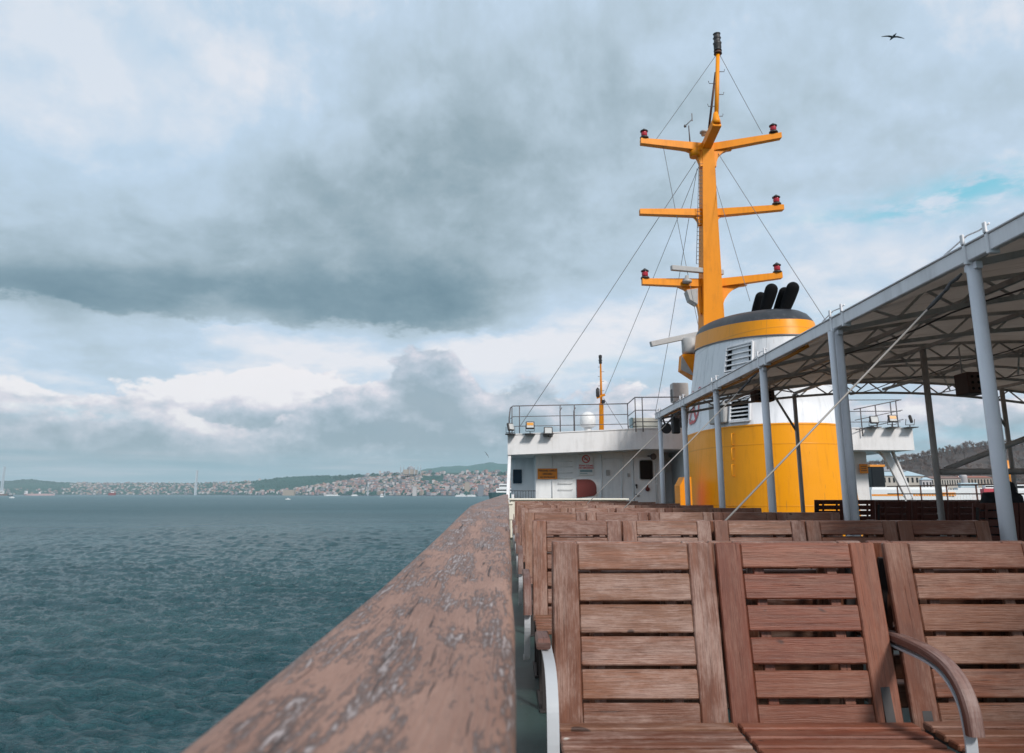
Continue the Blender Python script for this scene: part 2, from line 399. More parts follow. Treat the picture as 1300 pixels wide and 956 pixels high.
# ------------------------------------------------------------------ sky, sun
SUN_EL, SUN_AZ = R(36), R(152)      # azimuth clockwise from forward: from behind, on the right
W = bpy.data.worlds.new('World'); S.world = W; W.use_nodes = True
t = NT(W.node_tree); bg = W.node_tree.nodes['Background']; STR = .1; bg.inputs[1].default_value = STR
sky = t.node('ShaderNodeTexSky'); sky.sky_type = 'NISHITA'; sky.sun_disc = False; sky.sun_elevation = SUN_EL; sky.sun_rotation = SUN_AZ
gd = coords(t, 'Generated'); sx = t.node('ShaderNodeSeparateXYZ'); t.l.new(gd, sx.inputs[0])
DEG = 57.29578
az = t.m('MULTIPLY', t.m('ARCTAN2', sx.outputs[0], sx.outputs[1]), DEG); el = t.m('MULTIPLY', t.m('ARCSINE', sx.outputs[2]), DEG)
# clouds live in a direction space that flattens towards the horizon
lowf = t.m('DIVIDE', 1.0, t.m('ADD', t.m('ABSOLUTE', sx.outputs[2]), .16))
cv = t.comb(t.m('MULTIPLY', az, .05), t.m('MULTIPLY', t.m('LOGARITHM', t.m('ADD', t.m('MAXIMUM', el, 0.0), 6.0), 2.718), 1.9), 0.0)
wn = t.node('ShaderNodeSeparateXYZ'); t.l.new(t.noise(cv, 1.1, 6, .6, 0, 1), wn.inputs[0])
wx = t.m('SUBTRACT', wn.outputs[0], .5); wy = t.m('SUBTRACT', wn.outputs[1], .5)
damp = t.step(el, 1.0, 16.0)
azw = t.m('ADD', az, t.m('MULTIPLY', wx, t.m('ADD', 5.0, t.m('MULTIPLY', damp, 7.0)))); elw = t.m('ADD', el, t.m('MULTIPLY', wy, t.m('ADD', 2.0, t.m('MULTIPLY', damp, 4.5))))
def azel(x, y):
    p = P(x, y, 100.0) - Vector((0, 0, EYE)); return math.degrees(math.atan2(p.x, p.y)), math.degrees(math.asin(p.z/p.length))
def blob(x, y, sx_, sy_, amp, edge=None, ax=None, ay=None):
    a, e = azel(x, y); kx = sx_*.058; ky = sy_*.058
    dx = t.m('DIVIDE', t.m('SUBTRACT', ax or azw, a), kx); dy = t.m('DIVIDE', t.m('SUBTRACT', ay or elw, e), ky)
    d = t.m('ADD', t.m('MULTIPLY', dx, dx), t.m('MULTIPLY', dy, dy))
    return t.m('MULTIPLY', t.m('EXPONENT', t.m('MULTIPLY', d, -1.0)), amp)
nA = t.noise(cv, 1.5, 8, .58, .15); nB = t.noise(t.vadd(cv, (.05, .10, 0)), 1.5, 8, .58, .15); nC = t.noise(cv, .8, 3, .5)
L = t.m('ADD', .775, t.m('MULTIPLY', t.m('SUBTRACT', nA, .5), .36)); L = t.m('ADD', L, t.m('MULTIPLY', t.m('SUBTRACT', nA, nB), .6)); L = t.m('ADD', L, t.m('MULTIPLY', t.m('SUBTRACT', nC, .5), .12)); nD = t.noise(t.vadd(cv, (5, 3, 0)), 3.4, 8, .6, .2); L = t.m('ADD', L, t.m('MULTIPLY', t.m('SUBTRACT', t.step(nD, .42, .66), .4), .10))
for bl in [(150, 70, 260, 150, .14), (30, 150, 140, 110, .10), (460, 235, 190, 85, -.30), (330, 220, 90, 60, -.10), (650, 225, 160, 110, -.22), (270, 375, 260, 40, -.34), (540, 375, 170, 46, -.34), (60, 370, 130, 46, -.22), (300, 300, 180, 30, -.06), (720, 330, 70, 60, -.10),
           (650, 110, 220, 80, -.10), (790, 90, 90, 80, -.06), (850, 260, 110, 120, -.10), (1000, 100, 190, 70, -.10), (1200, 60, 160, 70, .06), (1100, 330, 200, 60, .12), (1130, 200, 160, 60, -.04),
           (380, 448, 150, 22, .16), (640, 440, 130, 26, .20), (760, 420, 140, 60, .16), (980, 440, 200, 30, .12), (1150, 440, 200, 40, .1),
           (150, 455, 130, 30, -.20), (90, 200, 90, 22, -.10), (130, 290, 90, 24, -.08), (250, 150, 120, 60, .05)]:
    L = t.m('ADD', L, blob(*bl))
# ragged lower edge of the dark deck of cloud
n_edge = t.noise(cv, 4.0, 6, .62)
eh = azel(400, 414)[1]; ye = t.m('ADD', el, t.m('MULTIPLY', t.m('SUBTRACT', n_edge, .5), 6.0))
edge = t.step(ye, eh-.35, eh+.55)
band = t.m('MULTIPLY', t.step(t.m('ABSOLUTE', t.m('SUBTRACT', azw, azel(270, 400)[0])), 29.0, 16.0), t.step(el, eh+14, eh+2))
L = t.m('ADD', L, t.m('MULTIPLY', t.m('MULTIPLY', edge, band), -.16)); L = t.m('ADD', L, t.m('MULTIPLY', t.m('MULTIPLY', t.m('SUBTRACT', 1.0, edge), band), .12))
col = t.ramp(L, [(0.0, srgb(104, 133, 147)), (.22, srgb(125, 151, 164)), (.42, srgb(157, 177, 188)), (.62, srgb(184, 203, 217)), (.80, srgb(198, 218, 237)), (1.0, srgb(238, 239, 245))])
# cumulus banks above the horizon, each lit from above
def bank(col, seed, ytops, sc, amp, ramp, lo, hi, soft, lift):
    q = t.comb(t.m('MULTIPLY', az, sc), t.m('MULTIPLY', el, sc*1.5), seed)
    c1 = t.noise(q, 1.0, 9, .58, .1); c2 = t.noise(t.vadd(q, (sc*.5, sc*1.2, 0)), 1.0, 9, .58, .1)
    top = azel(300, ytops[0])[1]
    for (x, y, sx_, up) in ytops[1]: top = t.m('ADD', top, blob(x, 480, sx_, 4000, up, ax=az, ay=el))
    rel = t.m('SUBTRACT', t.m('ADD', top, t.m('MULTIPLY', t.m('SUBTRACT', c1, .5), amp)), el)
    cover = t.step(rel, -soft, soft)
    sh = t.m('ADD', t.m('ADD', lift, t.m('MULTIPLY', t.m('SUBTRACT', c1, c2), 2.6)), t.m('MULTIPLY', t.step(rel, 0.0, 5.0), -.55))
    for bl in lo: sh = t.m('ADD', sh, blob(*bl))
    return t.mix(t.m('MULTIPLY', cover, hi), col, t.ramp(sh, ramp)), sh
RA = [(0.0, srgb(144, 166, 180)), (.28, srgb(170, 186, 200)), (.5, srgb(196, 204, 217)), (.72, srgb(226, 223, 232)), (.92, srgb(250, 246, 248))]
col, _ = bank(col, 3.0, (505, [(310, 0, 120, 2.2), (430, 0, 90, 1.2), (800, 0, 200, 1.0)]), .17, 7.0, RA, [(310, 492, 160, 34, .45), (60, 500, 140, 34, .12), (620, 500, 160, 30, .1)], .95, .25, .76)
col, _ = bank(col, 9.0, (545, [(120, 0, 160, 2.0), (530, 0, 60, 5.6), (640, 0, 120, 3.4), (430, 0, 60, 2.6), (950, 0, 200, 1.2)]), .19, 7.0, RA, [(120, 530, 160, 30, .16), (500, 490, 130, 40, -.04)], .92, .3, .52)
# thin streaks and teal air low down
st = t.noise(t.comb(t.m('MULTIPLY', az, .06), t.m('MULTIPLY', el, .95), 7.0), 1.3, 5, .6)
scol = t.ramp(st, [(.3, srgb(132, 172, 190)), (.5, srgb(154, 182, 198)), (.68, srgb(192, 200, 213))])
col = t.mix(t.m('MULTIPLY', t.step(t.m('ADD', el, t.m('MULTIPLY', wy, 3.0)), 4.0, 1.6), .9), col, scol)
# breaks with clear sky
for (x, y, a_, b_, k) in [(1240, 240, 130, 18, .95), (1150, 262, 110, 9, .6), (1060, 395, 60, 10, .28), (90, 520, 60, 9, .35), (1190, 550, 120, 16, .4), (780, 470, 90, 14, .22)]:
    w_ = t.m('MULTIPLY', blob(x, y, a_, b_, 1.0), t.step(t.noise(t.comb(t.m('MULTIPLY', az, .2), t.m('MULTIPLY', el, .6), 1.0), 1.6, 5, .6), .35, .6))
    col = t.mix(t.m('MULTIPLY', w_, k), col, srgb(128, 204, 226))
over = t.m('MULTIPLY', t.step(el, 28, 75), .35)
up_ = t.m('MULTIPLY', blob(90, 70, 230, 170, 1.0), .35); col = t.mix(up_, col, srgb(188, 216, 238))
col = t.mix(over, col, srgb(196, 212, 226))
cl = t.vmul(col, (10.0, 10.0, 10.0))
below = t.step(el, -1.5, -.2)
t.l.new(t.mix(.94, sky.outputs[0], cl), bg.inputs[0])
W.cycles.sampling_method = 'MANUAL'; W.cycles.sample_map_resolution = 512
sd = bpy.data.lights.new('sun', 'SUN'); sd.energy = 3.3; sd.angle = R(9); sd.color = (1, .955, .90)
so = bpy.data.objects.new('sun', sd); C.objects.link(so); so.rotation_euler = (R(90)-SUN_EL, 0, math.pi - SUN_AZ); so.location = (20, -20, 40)
S.view_settings.view_transform = 'Standard'; S.view_settings.look = 'None'; S.view_settings.exposure = 0.0; S.view_settings.gamma = 1

# ------------------------------------------------------------------ water
def water_mat():
    m, t, b = newmat('sea'); g = t.node('ShaderNodeNewGeometry').outputs['Position']
    cd = t.node('ShaderNodeVectorMath', operation='LENGTH'); t.l.new(g, cd.inputs[0]); dist = cd.outputs['Value']
    a1 = t.noise(t.map(g, (1, 1.7, 1)), 1.1, 6, .66, .3); a2 = t.noise(t.map(g, (1, 1.6, 1)), 4.0, 4, .62); a3 = t.noise(t.map(g, (.7, 1.6, 1)), .35, 5, .62)
    big = t.noise(t.map(g, (.5, 1.6, 1)), .012, 4, .55)
    c = t.mix(t.step(big, .35, .65), (.024, .088, .104, 1), (.052, .130, .150, 1))
    st1 = t.noise(t.map(g, (.02, .11, 1)), 1.0, 8, .7, .3); c = t.mix(t.m('MULTIPLY', t.step(st1, .42, .66), .55), c, (.055, .135, .145, 1)); st2 = t.noise(t.map(g, (.15, .6, 1)), 1.0, 8, .72, .3); c = t.mix(t.m('MULTIPLY', t.step(st2, .48, .62), .4), c, (.008, .050, .058, 1))
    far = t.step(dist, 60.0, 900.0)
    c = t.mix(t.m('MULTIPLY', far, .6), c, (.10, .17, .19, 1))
    pale_fleck = t.m('MULTIPLY', t.step(t.noise(t.map(g, (.35, 1.3, 1)), .55, 7, .72, .4), .62, .70), t.step(t.noise(t.map(g, (.25, 1.2, 1)), .11, 3, .5), .55, .7))  # pale flecks scattered by noise over the water colour
    c = t.mix(t.m('MULTIPLY', pale_fleck, .7), c, (.55, .58, .60, 1))
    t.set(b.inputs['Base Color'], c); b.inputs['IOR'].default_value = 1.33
    t.set(b.inputs['Roughness'], t.m('ADD', .16, t.m('MULTIPLY', t.step(dist, 20.0, 500.0), .30)))
    h = t.m('ADD', t.m('ADD', t.m('MULTIPLY', a1, .95), t.m('MULTIPLY', a2, .34)), t.m('MULTIPLY', a3, 1.3))
    t.set(b.inputs['Normal'], t.bump(h, 1.0, 1.0)); return m
WATER = water_mat()
azs = np.concatenate([np.radians(np.linspace(-180, -46, 30))[:-1], np.radians(np.linspace(-46, 3, 820)), np.radians(np.linspace(3, 180, 60))[1:-1]])
rad = np.concatenate([np.geomspace(5, 27, 14)[:-1], 1/np.linspace(1/27.0, 1/1800.0, 560), np.geomspace(1800, 9000, 24)[1:]]); nr = len(rad)
A_, R_ = np.meshgrid(azs, rad); X_ = R_*np.sin(A_); Y_ = R_*np.cos(A_); Zw = np.zeros_like(X_)
rs = np.random.RandomState(3); spc = np.maximum(np.gradient(rad)[:, None]*.6, R_*np.radians(49/820)); spc = np.where((A_ < R(-46)) | (A_ > R(3)), R_*.05, spc)
for i in range(150):
    lam = .4*(9/.4)**rs.rand(); th = math.radians(200) + rs.randn()*.5; k = 2*math.pi/lam; ph = rs.rand()*6.28
    amp = .0082*lam**.9/(1+(lam/4.5)**2)
    arg = k*(X_*math.sin(th)+Y_*math.cos(th))+ph
    fade = np.clip((lam/spc-.9)/1.5, 0, 1)
    Zw += amp*fade*(np.sin(arg)+.25*np.sin(2*arg+.6))
ca = len(azs); V = np.stack([X_.ravel(), Y_.ravel(), (Zw+SEA).ravel()], 1)
ii, jj = np.meshgrid(np.arange(nr-1), np.arange(ca), indexing='ij'); j2 = (jj+1) % ca
Fc = np.stack([ii*ca+jj, ii*ca+j2, (ii+1)*ca+j2, (ii+1)*ca+jj], -1).reshape(-1, 4)
V = np.vstack([V, [[0, 0, SEA]]])
Fl = Fc.tolist() + [[V.shape[0]-1, (j+1) % ca, j] for j in range(ca)]
me = bpy.data.meshes.new('sea'); me.from_pydata(V.tolist(), [], Fl); me.materials.append(WATER)
me.polygons.foreach_set('use_smooth', [True]*len(me.polygons)); me.update()
# face normals must point up
if me.polygons[100].normal.z < 0: me.flip_normals()
sea = bpy.data.objects.new('sea', me); C.objects.link(sea); props(sea, kind='structure')

# ------------------------------------------------------------------ far shore (left)
def interp(xs, x):
    if x <= xs[0][0]: return xs[0][1]
    for (a, b), (c, d) in zip(xs, xs[1:]):
        if x <= c: return b + (d-b)*(x-a)/(c-a)
    return xs[-1][1]
def hash2(x, y):
    return (math.sin(x*12.9898+y*78.233)*43758.5453) % 1.0
def vnoise(x, y):
    xi, yi = math.floor(x), math.floor(y); u, v = x-xi, y-yi; u = u*u*(3-2*u); v = v*v*(3-2*v)
    return (hash2(xi, yi)*(1-u)+hash2(xi+1, yi)*u)*(1-v)+(hash2(xi, yi+1)*(1-u)+hash2(xi+1, yi+1)*u)*v
D0 = [(-500, 5600), (0, 5200), (250, 4700), (330, 3900), (480, 3100), (640, 2500), (900, 2200)]
SKY_A = [(-500, 613), (-60, 612), (10, 611), (35, 608.5), (55, 611), (90, 613.5), (150, 614), (250, 613.5), (290, 613), (320, 611), (360, 606.5), (400, 605), (450, 603.5), (480, 601.5), (520, 600), (560, 600.5), (640, 600), (900, 597)]
def hillA(x, tt):
    d = interp(D0, x)*(1+.28*tt); top = P(x, interp(SKY_A, x), interp(D0, x)*1.28).z
    e = min(1, tt)**.8*(.86+.28*(vnoise(x*.03, tt*3)-.5)) if tt < 1 else 1
    e = e*(1-.0) if tt < .92 else 1-(1-e)*(1-(tt-.92)/.08)
    p = P(x, 626, d); z = SEA + 1 + (top-SEA)*e
    if tt > 1: z = SEA + (top-SEA)*max(0, 1-(tt-1)*1.6)
    return Vector((p.x, p.y, z))
def hill_mat(name, c1, c2, c3):
    m, t, b = newmat(name); g = t.node('ShaderNodeNewGeometry').outputs['Position']
    n = t.noise(g, .006, 5, .6); n2 = t.noise(g, .05, 4, .65)
    c = t.mix(t.step(n, .4, .6), c1, c2); c = t.mix(t.m('MULTIPLY', t.step(n2, .52, .62), .7), c, c3)
    t.set(b.inputs['Base Color'], c); b.inputs['Roughness'].default_value = .9; return m
HILL = hill_mat('far_hill', (.014, .062, .058, 1), (.022, .078, .066, 1), (.07, .10, .09, 1))
HILLG = hill_mat('green_hill', (.012, .085, .080, 1), (.018, .10, .092, 1), (.035, .12, .10, 1))
def grid_obj(name, fn, us, vs, mat):
    V = [tuple(fn(u, v)) for v in vs for u in us]; n = len(us)
    Fc = [(j*n+i, j*n+i+1, (j+1)*n+i+1, (j+1)*n+i) for j in range(len(vs)-1) for i in range(n-1)]
    o = np_object(name, V, Fc, mat, smooth=True); return props(o, kind='structure')
us = [-500+8*i for i in range(226)]
grid_obj('far_shore_hills', hillA, us, [0, .02, .08, .16, .25, .35, .45, .55, .65, .75, .85, .93, 1, 1.2, 1.5], HILL)
SKY_B = [(470, 612), (520, 600), (545, 594.5), (570, 591.8), (600, 591), (610, 588.5), (622, 587), (640, 589), (680, 591), (760, 596), (900, 606)]
def hillB(x, tt):
    d = 5200+1200*tt; top = P(x, interp(SKY_B, x)+.5*math.sin(x*.3), 6400).z; p = P(x, 626, d)
    return Vector((p.x, p.y, SEA + (top-SEA)*(tt if tt <= 1 else 2-tt)**.7))
grid_obj('distant_green_hills', hillB, [470+6*i for i in range(110)], [0, .2, .4, .6, .8, 1, 1.4, 1.9], HILLG)

# towns on the slopes
WALLS = [flat('town_wall_'+n, c, .8) for n, c in (('white', (.44, .41, .41, 1)), ('pink', (.33, .215, .21, 1)), ('cream', (.32, .265, .22, 1)), ('grey', (.17, .18, .21, 1)))]
ROOFS = [flat('town_roof_'+n, c, .8) for n, c in (('tile', (.30, .115, .08, 1)), ('brown', (.20, .12, .10, 1)), ('grey', (.25, .25, .27, 1)))]
def house_arrays(w, d, h, rh):
    V = [(-w, -d, -6), (w, -d, -6), (w, d, -6), (-w, d, -6), (-w, -d, h), (w, -d, h), (w, d, h), (-w, d, h), (-w*.35, 0, h+rh), (w*.35, 0, h+rh)]
    Fq = [(0, 1, 5, 4), (1, 2, 6, 5), (2, 3, 7, 6), (3, 0, 4, 7), (4, 5, 9, 8), (6, 7, 8, 9), (5, 6, 9), (7, 4, 8)]
    return V, Fq
def wooded(x, y_img):
    if 322 < x < 462:
        a = interp([(322, 620), (380, 611), (462, 605)], x); b = interp([(322, 626), (380, 621), (462, 608)], x)
        if y_img < b and y_img > a-8: return True
    if 536 < x < 562 and 606 < y_img < 613: return True
    if x < 88 and y_img < 621: return vnoise(x*.4, y_img) < .93
    return False
def img_y(p):
    d = Vector(p)-Vector((0, 0, EYE)); return 626.9 - 961*d.z/d.y
spots = []
rh_ = random.Random(11)
while len(spots) < 2500:
    x = rh_.uniform(-90, 700); tt = rh_.random()**1.1; p = hillA(x, tt); yi = img_y(p)
    if wooded(x, yi): continue
    dens = .14 if x < 90 else (.42 if x < 250 else (.4 if x < 330 else .95))
    if x < 330 and tt > .75: dens *= 1.7
    dens *= .35+1.3*vnoise(x*.05+5, tt*6) 
    if rh_.random() > dens: continue
    spots.append((p, x, tt))
near = sorted(spots, key=lambda s: s[0].y)[:220]; nearset = set(id(s) for s in near)
hm = []
for k in range(8):
    w_, d_, h_ = rh_.uniform(4, 8), rh_.uniform(4, 6), rh_.uniform(5, 12)
    V, Fq = house_arrays(w_, d_, h_, rh_.uniform(1.5, 3))
    me = bpy.data.meshes.new('town_house'); me.from_pydata(V, [], Fq); me.materials.append(WALLS[k % 4]); me.materials.append(ROOFS[k % 3])
    me.polygons.foreach_set('material_index', [0]*4+[1]*4); me.update(); hm.append(me)
for (p, x, tt) in near:
    o = bpy.data.objects.new('town_house', rh_.choice(hm)); C.objects.link(o); o.location = p; o.rotation_euler.z = rh_.uniform(0, 3.14)
    props(o, 'small pale house with pitched roof near the water on the far shore hillside', 'house', 'houses nearest the water on the far shore')
Vt, Ft, Mt = [], [], []
for s_ in spots:
    if id(s_) in nearset: continue
    p, x, tt = s_; V, Fq = house_arrays(rh_.uniform(3.5, 9), rh_.uniform(4, 7), rh_.uniform(4, 14), rh_.uniform(1, 3)); a = rh_.uniform(0, 3.14); ca_, sa_ = math.cos(a), math.sin(a); b0 = len(Vt)
    Vt += [(p.x+v[0]*ca_-v[1]*sa_, p.y+v[0]*sa_+v[1]*ca_, p.z+v[2]) for v in V]; Ft += [tuple(i+b0 for i in q) for q in Fq]
    w_ = rh_.choice([0, 0, 1, 2, 3, 3]); r_ = 4+rh_.choice([0, 0, 1, 2]); Mt += [w_]*4+[r_]*4
props(np_object('hillside_town', Vt, Ft, WALLS+ROOFS, Mt), 'dense town of tiny pale and red roofed houses covering the far hills', 'town', kind='stuff')
# far woods: rounded little crowns
FOL = hill_mat('far_foliage', (.008, .055, .052, 1), (.014, .072, .064, 1), (.025, .07, .055, 1))
def crowns(name, pts, mat, label):
    ico = [(0, 0, 1)] + [(math.cos(a)*.9, math.sin(a)*.9, .35) for a in [i*1.2566 for i in range(5)]] + [(math.cos(a)*.8, math.sin(a)*.8, -.5) for a in [i*1.2566+.6 for i in range(5)]]
    fi = [(0, 1+i, 1+(i+1) % 5) for i in range(5)] + [(1+i, 6+i, 1+(i+1) % 5) for i in range(5)] + [(6+i, 6+(i+1) % 5, 1+(i+1) % 5) for i in range(5)]
    V, Fq = [], []
    for (p, r) in pts:
        b0 = len(V); V += [(p[0]+v[0]*r*rh_.uniform(.8, 1.2), p[1]+v[1]*r, p[2]+v[2]*r*rh_.uniform(.7, 1.1)) for v in ico]; Fq += [tuple(i+b0 for i in f) for f in fi]
    return props(np_object(name, V, Fq, mat), label, 'trees', kind='stuff')
pts = []
for i in range(30000):
    x = rh_.uniform(-100, 700); tt = rh_.random(); p = hillA(x, tt); w_ = wooded(x, img_y(p))
    if w_ or rh_.random() < .22 or (x < 330 and rh_.random() < .35): pts.append((p, rh_.uniform(5, 10)))
crowns('far_woods', pts, FOL, 'dark green woods and garden trees scattered over the far shore hills')

# bridge towers, mosque, minarets
def bridge_tower(x, ytop, Z, label, spread, ybot=630):
    spread *= .35
    b = P(x, 626, Z); top = P(x, ytop, Z).z; r = thing('bridge_tower', label, 'bridge tower', (b.x, b.y, SEA))
    for sg in (-1, 1):
        m = MB(); m.bar((b.x+sg*spread, b.y+sg*6, SEA), (b.x+sg*spread*.6, b.y+sg*5, top), 6.5, 5); m.build('leg', TOWERW, r)
    m = MB()
    for f in (.38, .68, .97): m.bar((b.x-spread, b.y-6, SEA+(top-SEA)*f), (b.x+spread, b.y+6, SEA+(top-SEA)*f), 5, 5)
    m.build('crossbeam', TOWERW, r)
TOWERW = flat('tower_white', (.42, .46, .50, 1), .6)
bridge_tower(248, 597, 4650, 'tall white suspension bridge tower rising over the far town', 4)
bridge_tower(1.5, 592, 5000, 'faint grey bridge tower at the left edge of the picture', 5)
def minaret(x, yb, yt, Z, r0, parent=None, label=None):
    b, tp = P(x, yb, Z), P(x, yt, Z); m = MB(); h = tp.z-b.z
    m.lathe([(r0*1.3, -8), (r0, h*.1), (r0*.9, h*.62), (r0*1.6, h*.64), (r0*1.6, h*.67), (r0*.75, h*.68), (r0*.7, h*.82), (.02, h)], b, 8)
    if parent: return m.build('minaret', TOWERW, parent)
    return props(m.build('minaret', TOWERW, loc=b), label, 'minaret')
mq = P(521, 600, 3500); q = thing('hilltop_mosque', 'pale domed mosque with slender minarets on the far hilltop', 'mosque', mq)
m = MB(); m.box(mq+Vector((0, 0, 2)), (60, 60, 22), 1); m.build('prayer_hall', WALLS[2], q)
m = MB(); m.lathe([(17, 12), (16.5, 17), (14, 23), (9, 28), (.1, 31)], mq, 16); m.build('dome', ROOFS[2], q)
for x in (508.5, 512.5, 520, 526, 530.5, 534): minaret(x, 601, 589.5 if x not in (520,) else 588, 3480+rnd.uniform(-20, 20), 1.7, q)
minaret(466.8, 628.5, 612, 3000, 2.6, None, 'single white minaret standing at the waterside below the wooded hill')
minaret(488.3, 628.5, 622, 2950, 2.6, None, 'short white light tower at the waterside right of the white minaret')
# waterside big buildings
for (x0, x1, yt, Z, mt, lab) in [(360, 374, 622, 3550, 2, 'low cream block at the waterside below the woods'), (607, 614, 616, 2600, 3, 'grey slab apartment block by the water near the ferry cabin'), (590, 596, 612, 2750, 2, 'cream apartment block above the moored white ferries'), (524, 529, 618, 2900, 0, 'white square waterside block left of the apartment blocks')]:
    a, b = P(x0, 626, Z), P(x1, 626, Z); top = P(x0, yt, Z).z; m = MB(); r = thing('waterside_block', lab, 'building', ((a.x+b.x)/2, Z, SEA))
    m.box(((a.x+b.x)/2, Z, (top+SEA)/2), (b.x-a.x, 22, top-SEA), .3); m.build('wall', WALLS[mt], r)
    m = MB(); m.box(((a.x+b.x)/2, Z, top+.6), (b.x-a.x+1.5, 23.5, 1.1)); m.build('roof', ROOFS[2], r)
# quay line
m = MB()
pq = [hillA(x, 0) for x in range(-90, 700, 20)]
for a, b in zip(pq, pq[1:]): m.quad(a+Vector((0, -12, 2.2)), b+Vector((0, -12, 2.2)), b+Vector((0, 5, 2.4)), a+Vector((0, 5, 2.4))); m.quad(a+Vector((0, -12, -4)), b+Vector((0, -12, -4)), b+Vector((0, -12, 2.2)), a+Vector((0, -12, 2.2)))
props(m.build('quay', WALLS[3]), kind='structure')

# ships and boats
HULLR = flat('hull_red', (.22, .03, .03, 1), .5); HULLP = flat('hull_pink', (.62, .42, .42, 1), .5); HULLT = flat('hull_teal', (.02, .07, .075, 1), .5); HULLK = flat('hull_dark', (.04, .04, .05, 1), .5); BOATW = flat('boat_white', (.75, .75, .75, 1), .45); BOATO = flat('boat_orange', (.75, .26, .02, 1), .45)
def hull(m, cx, cy, z0, z1, L_, B, bow=1, ang=0.0):
    """hull along local x; bow at +x if bow=1"""
    n = 10; rows = []
    for lev in range(3):
        f = lev/2; ring = []
        for i in range(n+1):
            s = i/n; x = (-.5+s*(1+.05*f))*L_; w = B/2*(1 if s < .6 else math.sqrt(max(0, 1-((s-.6)/.4)**2)))*(0.8+.2*f); ring.append((x, w))
        for i in range(n-1, -1, -1):
            ring.append((ring[i][0], -ring[i][1]))
        rows.append([(z0+(z1-z0)*f, r) for r in ring])
    ca_, sa_ = math.cos(ang), math.sin(ang); base = len(m.v); k = len(rows[0])
    for row in rows:
        for z, (x, y) in row: x *= bow; m.v.append((cx+x*ca_-y*sa_, cy+x*sa_+y*ca_, z))
    for l in range(2):
        for i in range(k): j = (i+1) % k; m.face((base+l*k+i, base+l*k+j, base+(l+1)*k+j, base+(l+1)*k+i))
    m.face([base+2*k+i for i in range(k)])
def boat(name, x0, x1, Z, hz, label, cat, hmat, upper, group=None, bow=1, ang=0.0, funnel=None):
    a, b = P(x0, 626, Z), P(x1, 626, Z); cx = (a.x+b.x)/2; Ln = b.x-a.x
    r = thing(name, label, cat, (cx, Z, SEA), group)
    m = MB(); hull(m, cx, Z, SEA-.6, SEA+hz, Ln, Ln*.17+1.2, bow, ang); m.build('hull', hmat, r)
    ca_, sa_ = math.cos(ang), math.sin(ang); Mr = Matrix.Rotation(ang, 3, 'Z')
    def wp(f): return (cx+f*Ln*bow*ca_, Z+f*Ln*bow*sa_)
    for (f, lf, z0, z1, mt, wins) in upper:
        px, py = wp(f); m = MB(); m.box((px, py, SEA+(z0+z1)/2), (lf*Ln, Ln*.11+1, z1-z0), min(.25, (z1-z0)*.1), Mr); dh = m.build('deckhouse', mt, r)
        if wins:
            m = MB(); m.box((px, py, SEA+z0+(z1-z0)*.58), (lf*Ln*.92, Ln*.11+1.06, (z1-z0)*.32), 0, Mr); m.build('window_strip', GLASS, dh)
    if funnel:
        px, py = wp(funnel[0]); m = MB(); m.lathe([(funnel[1], funnel[2]), (funnel[1]*.8, funnel[3])], (px, py, SEA), 10); m.build('funnel', funnel[4], r)
    return r
boat('tanker_ship', 31.5, 68, 3600, 9, 'long pale pink tanker ship anchored off the far left shore', 'ship', HULLP, [(.46, .05, 9, 22, BOATW, 1), (-.02, .01, 9, 17, BOATW, 0)], bow=-1)
boat('cargo_ship', -22, 9, 3500, 8, 'rust brown cargo ship cut by the left edge of the picture', 'ship', flat('hull_brown', (.20, .12, .10, 1)), [(.3, .1, 8, 22, BOATW, 1), (-.1, .03, 8, 20, DGREY, 0), (.1, .02, 8, 19, DGREY, 0)])
boat('tug_boat', 10, 17, 3300, 5, 'small dark tug beside the cargo ship at the left', 'boat', HULLK, [(.0, .4, 5, 10, BOATW, 1)])
boat('freighter', 138, 147, 4000, 14, 'dark red freighter seen bow on off the middle of the far shore', 'ship', HULLR, [(0, .4, 14, 27, BOATW, 1)], ang=.9)
boat('motor_boat', 13, 19, 1500, 1.6, 'small white motor boat on the water at the far left', 'boat', BOATW, [(0, .4, 1.6, 3.2, BOATW, 1)])
boat('motor_boat', 363, 369, 1100, 1.1, 'tiny white speedboat with wake in mid channel', 'boat', BOATW, [(0, .3, 1.1, 2.2, BOATW, 1)])
boat('passenger_ferry', 412, 431, 2900, 3, 'low white ferry below the wooded hill on the far shore', 'ferry', BOATW, [(0, .75, 3, 7, BOATW, 1)])
boat('passenger_ferry', 446, 454, 2900, 3, 'short white ferry left of the white minaret', 'ferry', BOATW, [(0, .7, 3, 7, BOATW, 1)])
boat('passenger_ferry', 482, 488, 1900, 2.4, 'white ferry seen end on below the short light tower', 'ferry', BOATW, [(0, .8, 2.4, 6.5, BOATW, 1), (0, .4, 6.5, 9, BOATW, 1)], ang=1.0)
boat('passenger_ferry', 578, 592, 2300, 3, 'white two deck ferry moored on the far shore, left of a pair', 'ferry', BOATW, [(0, .8, 3, 6, BOATW, 1), (.1, .3, 6, 9, BOATW, 1)])
boat('passenger_ferry', 592.5, 604, 2300, 3, 'white two deck ferry moored on the far shore, right of a pair', 'ferry', BOATW, [(0, .8, 3, 6, BOATW, 1)])
boat('moored_boat', 621.5, 662, 1250, 10, 'dark teal hulled boat with white deckhouse beyond the end of the rail', 'boat', HULLT, [(0.02, .55, 10, 17, BOATW, 1), (.05, .3, 17, 24, BOATW, 1)], bow=-1)

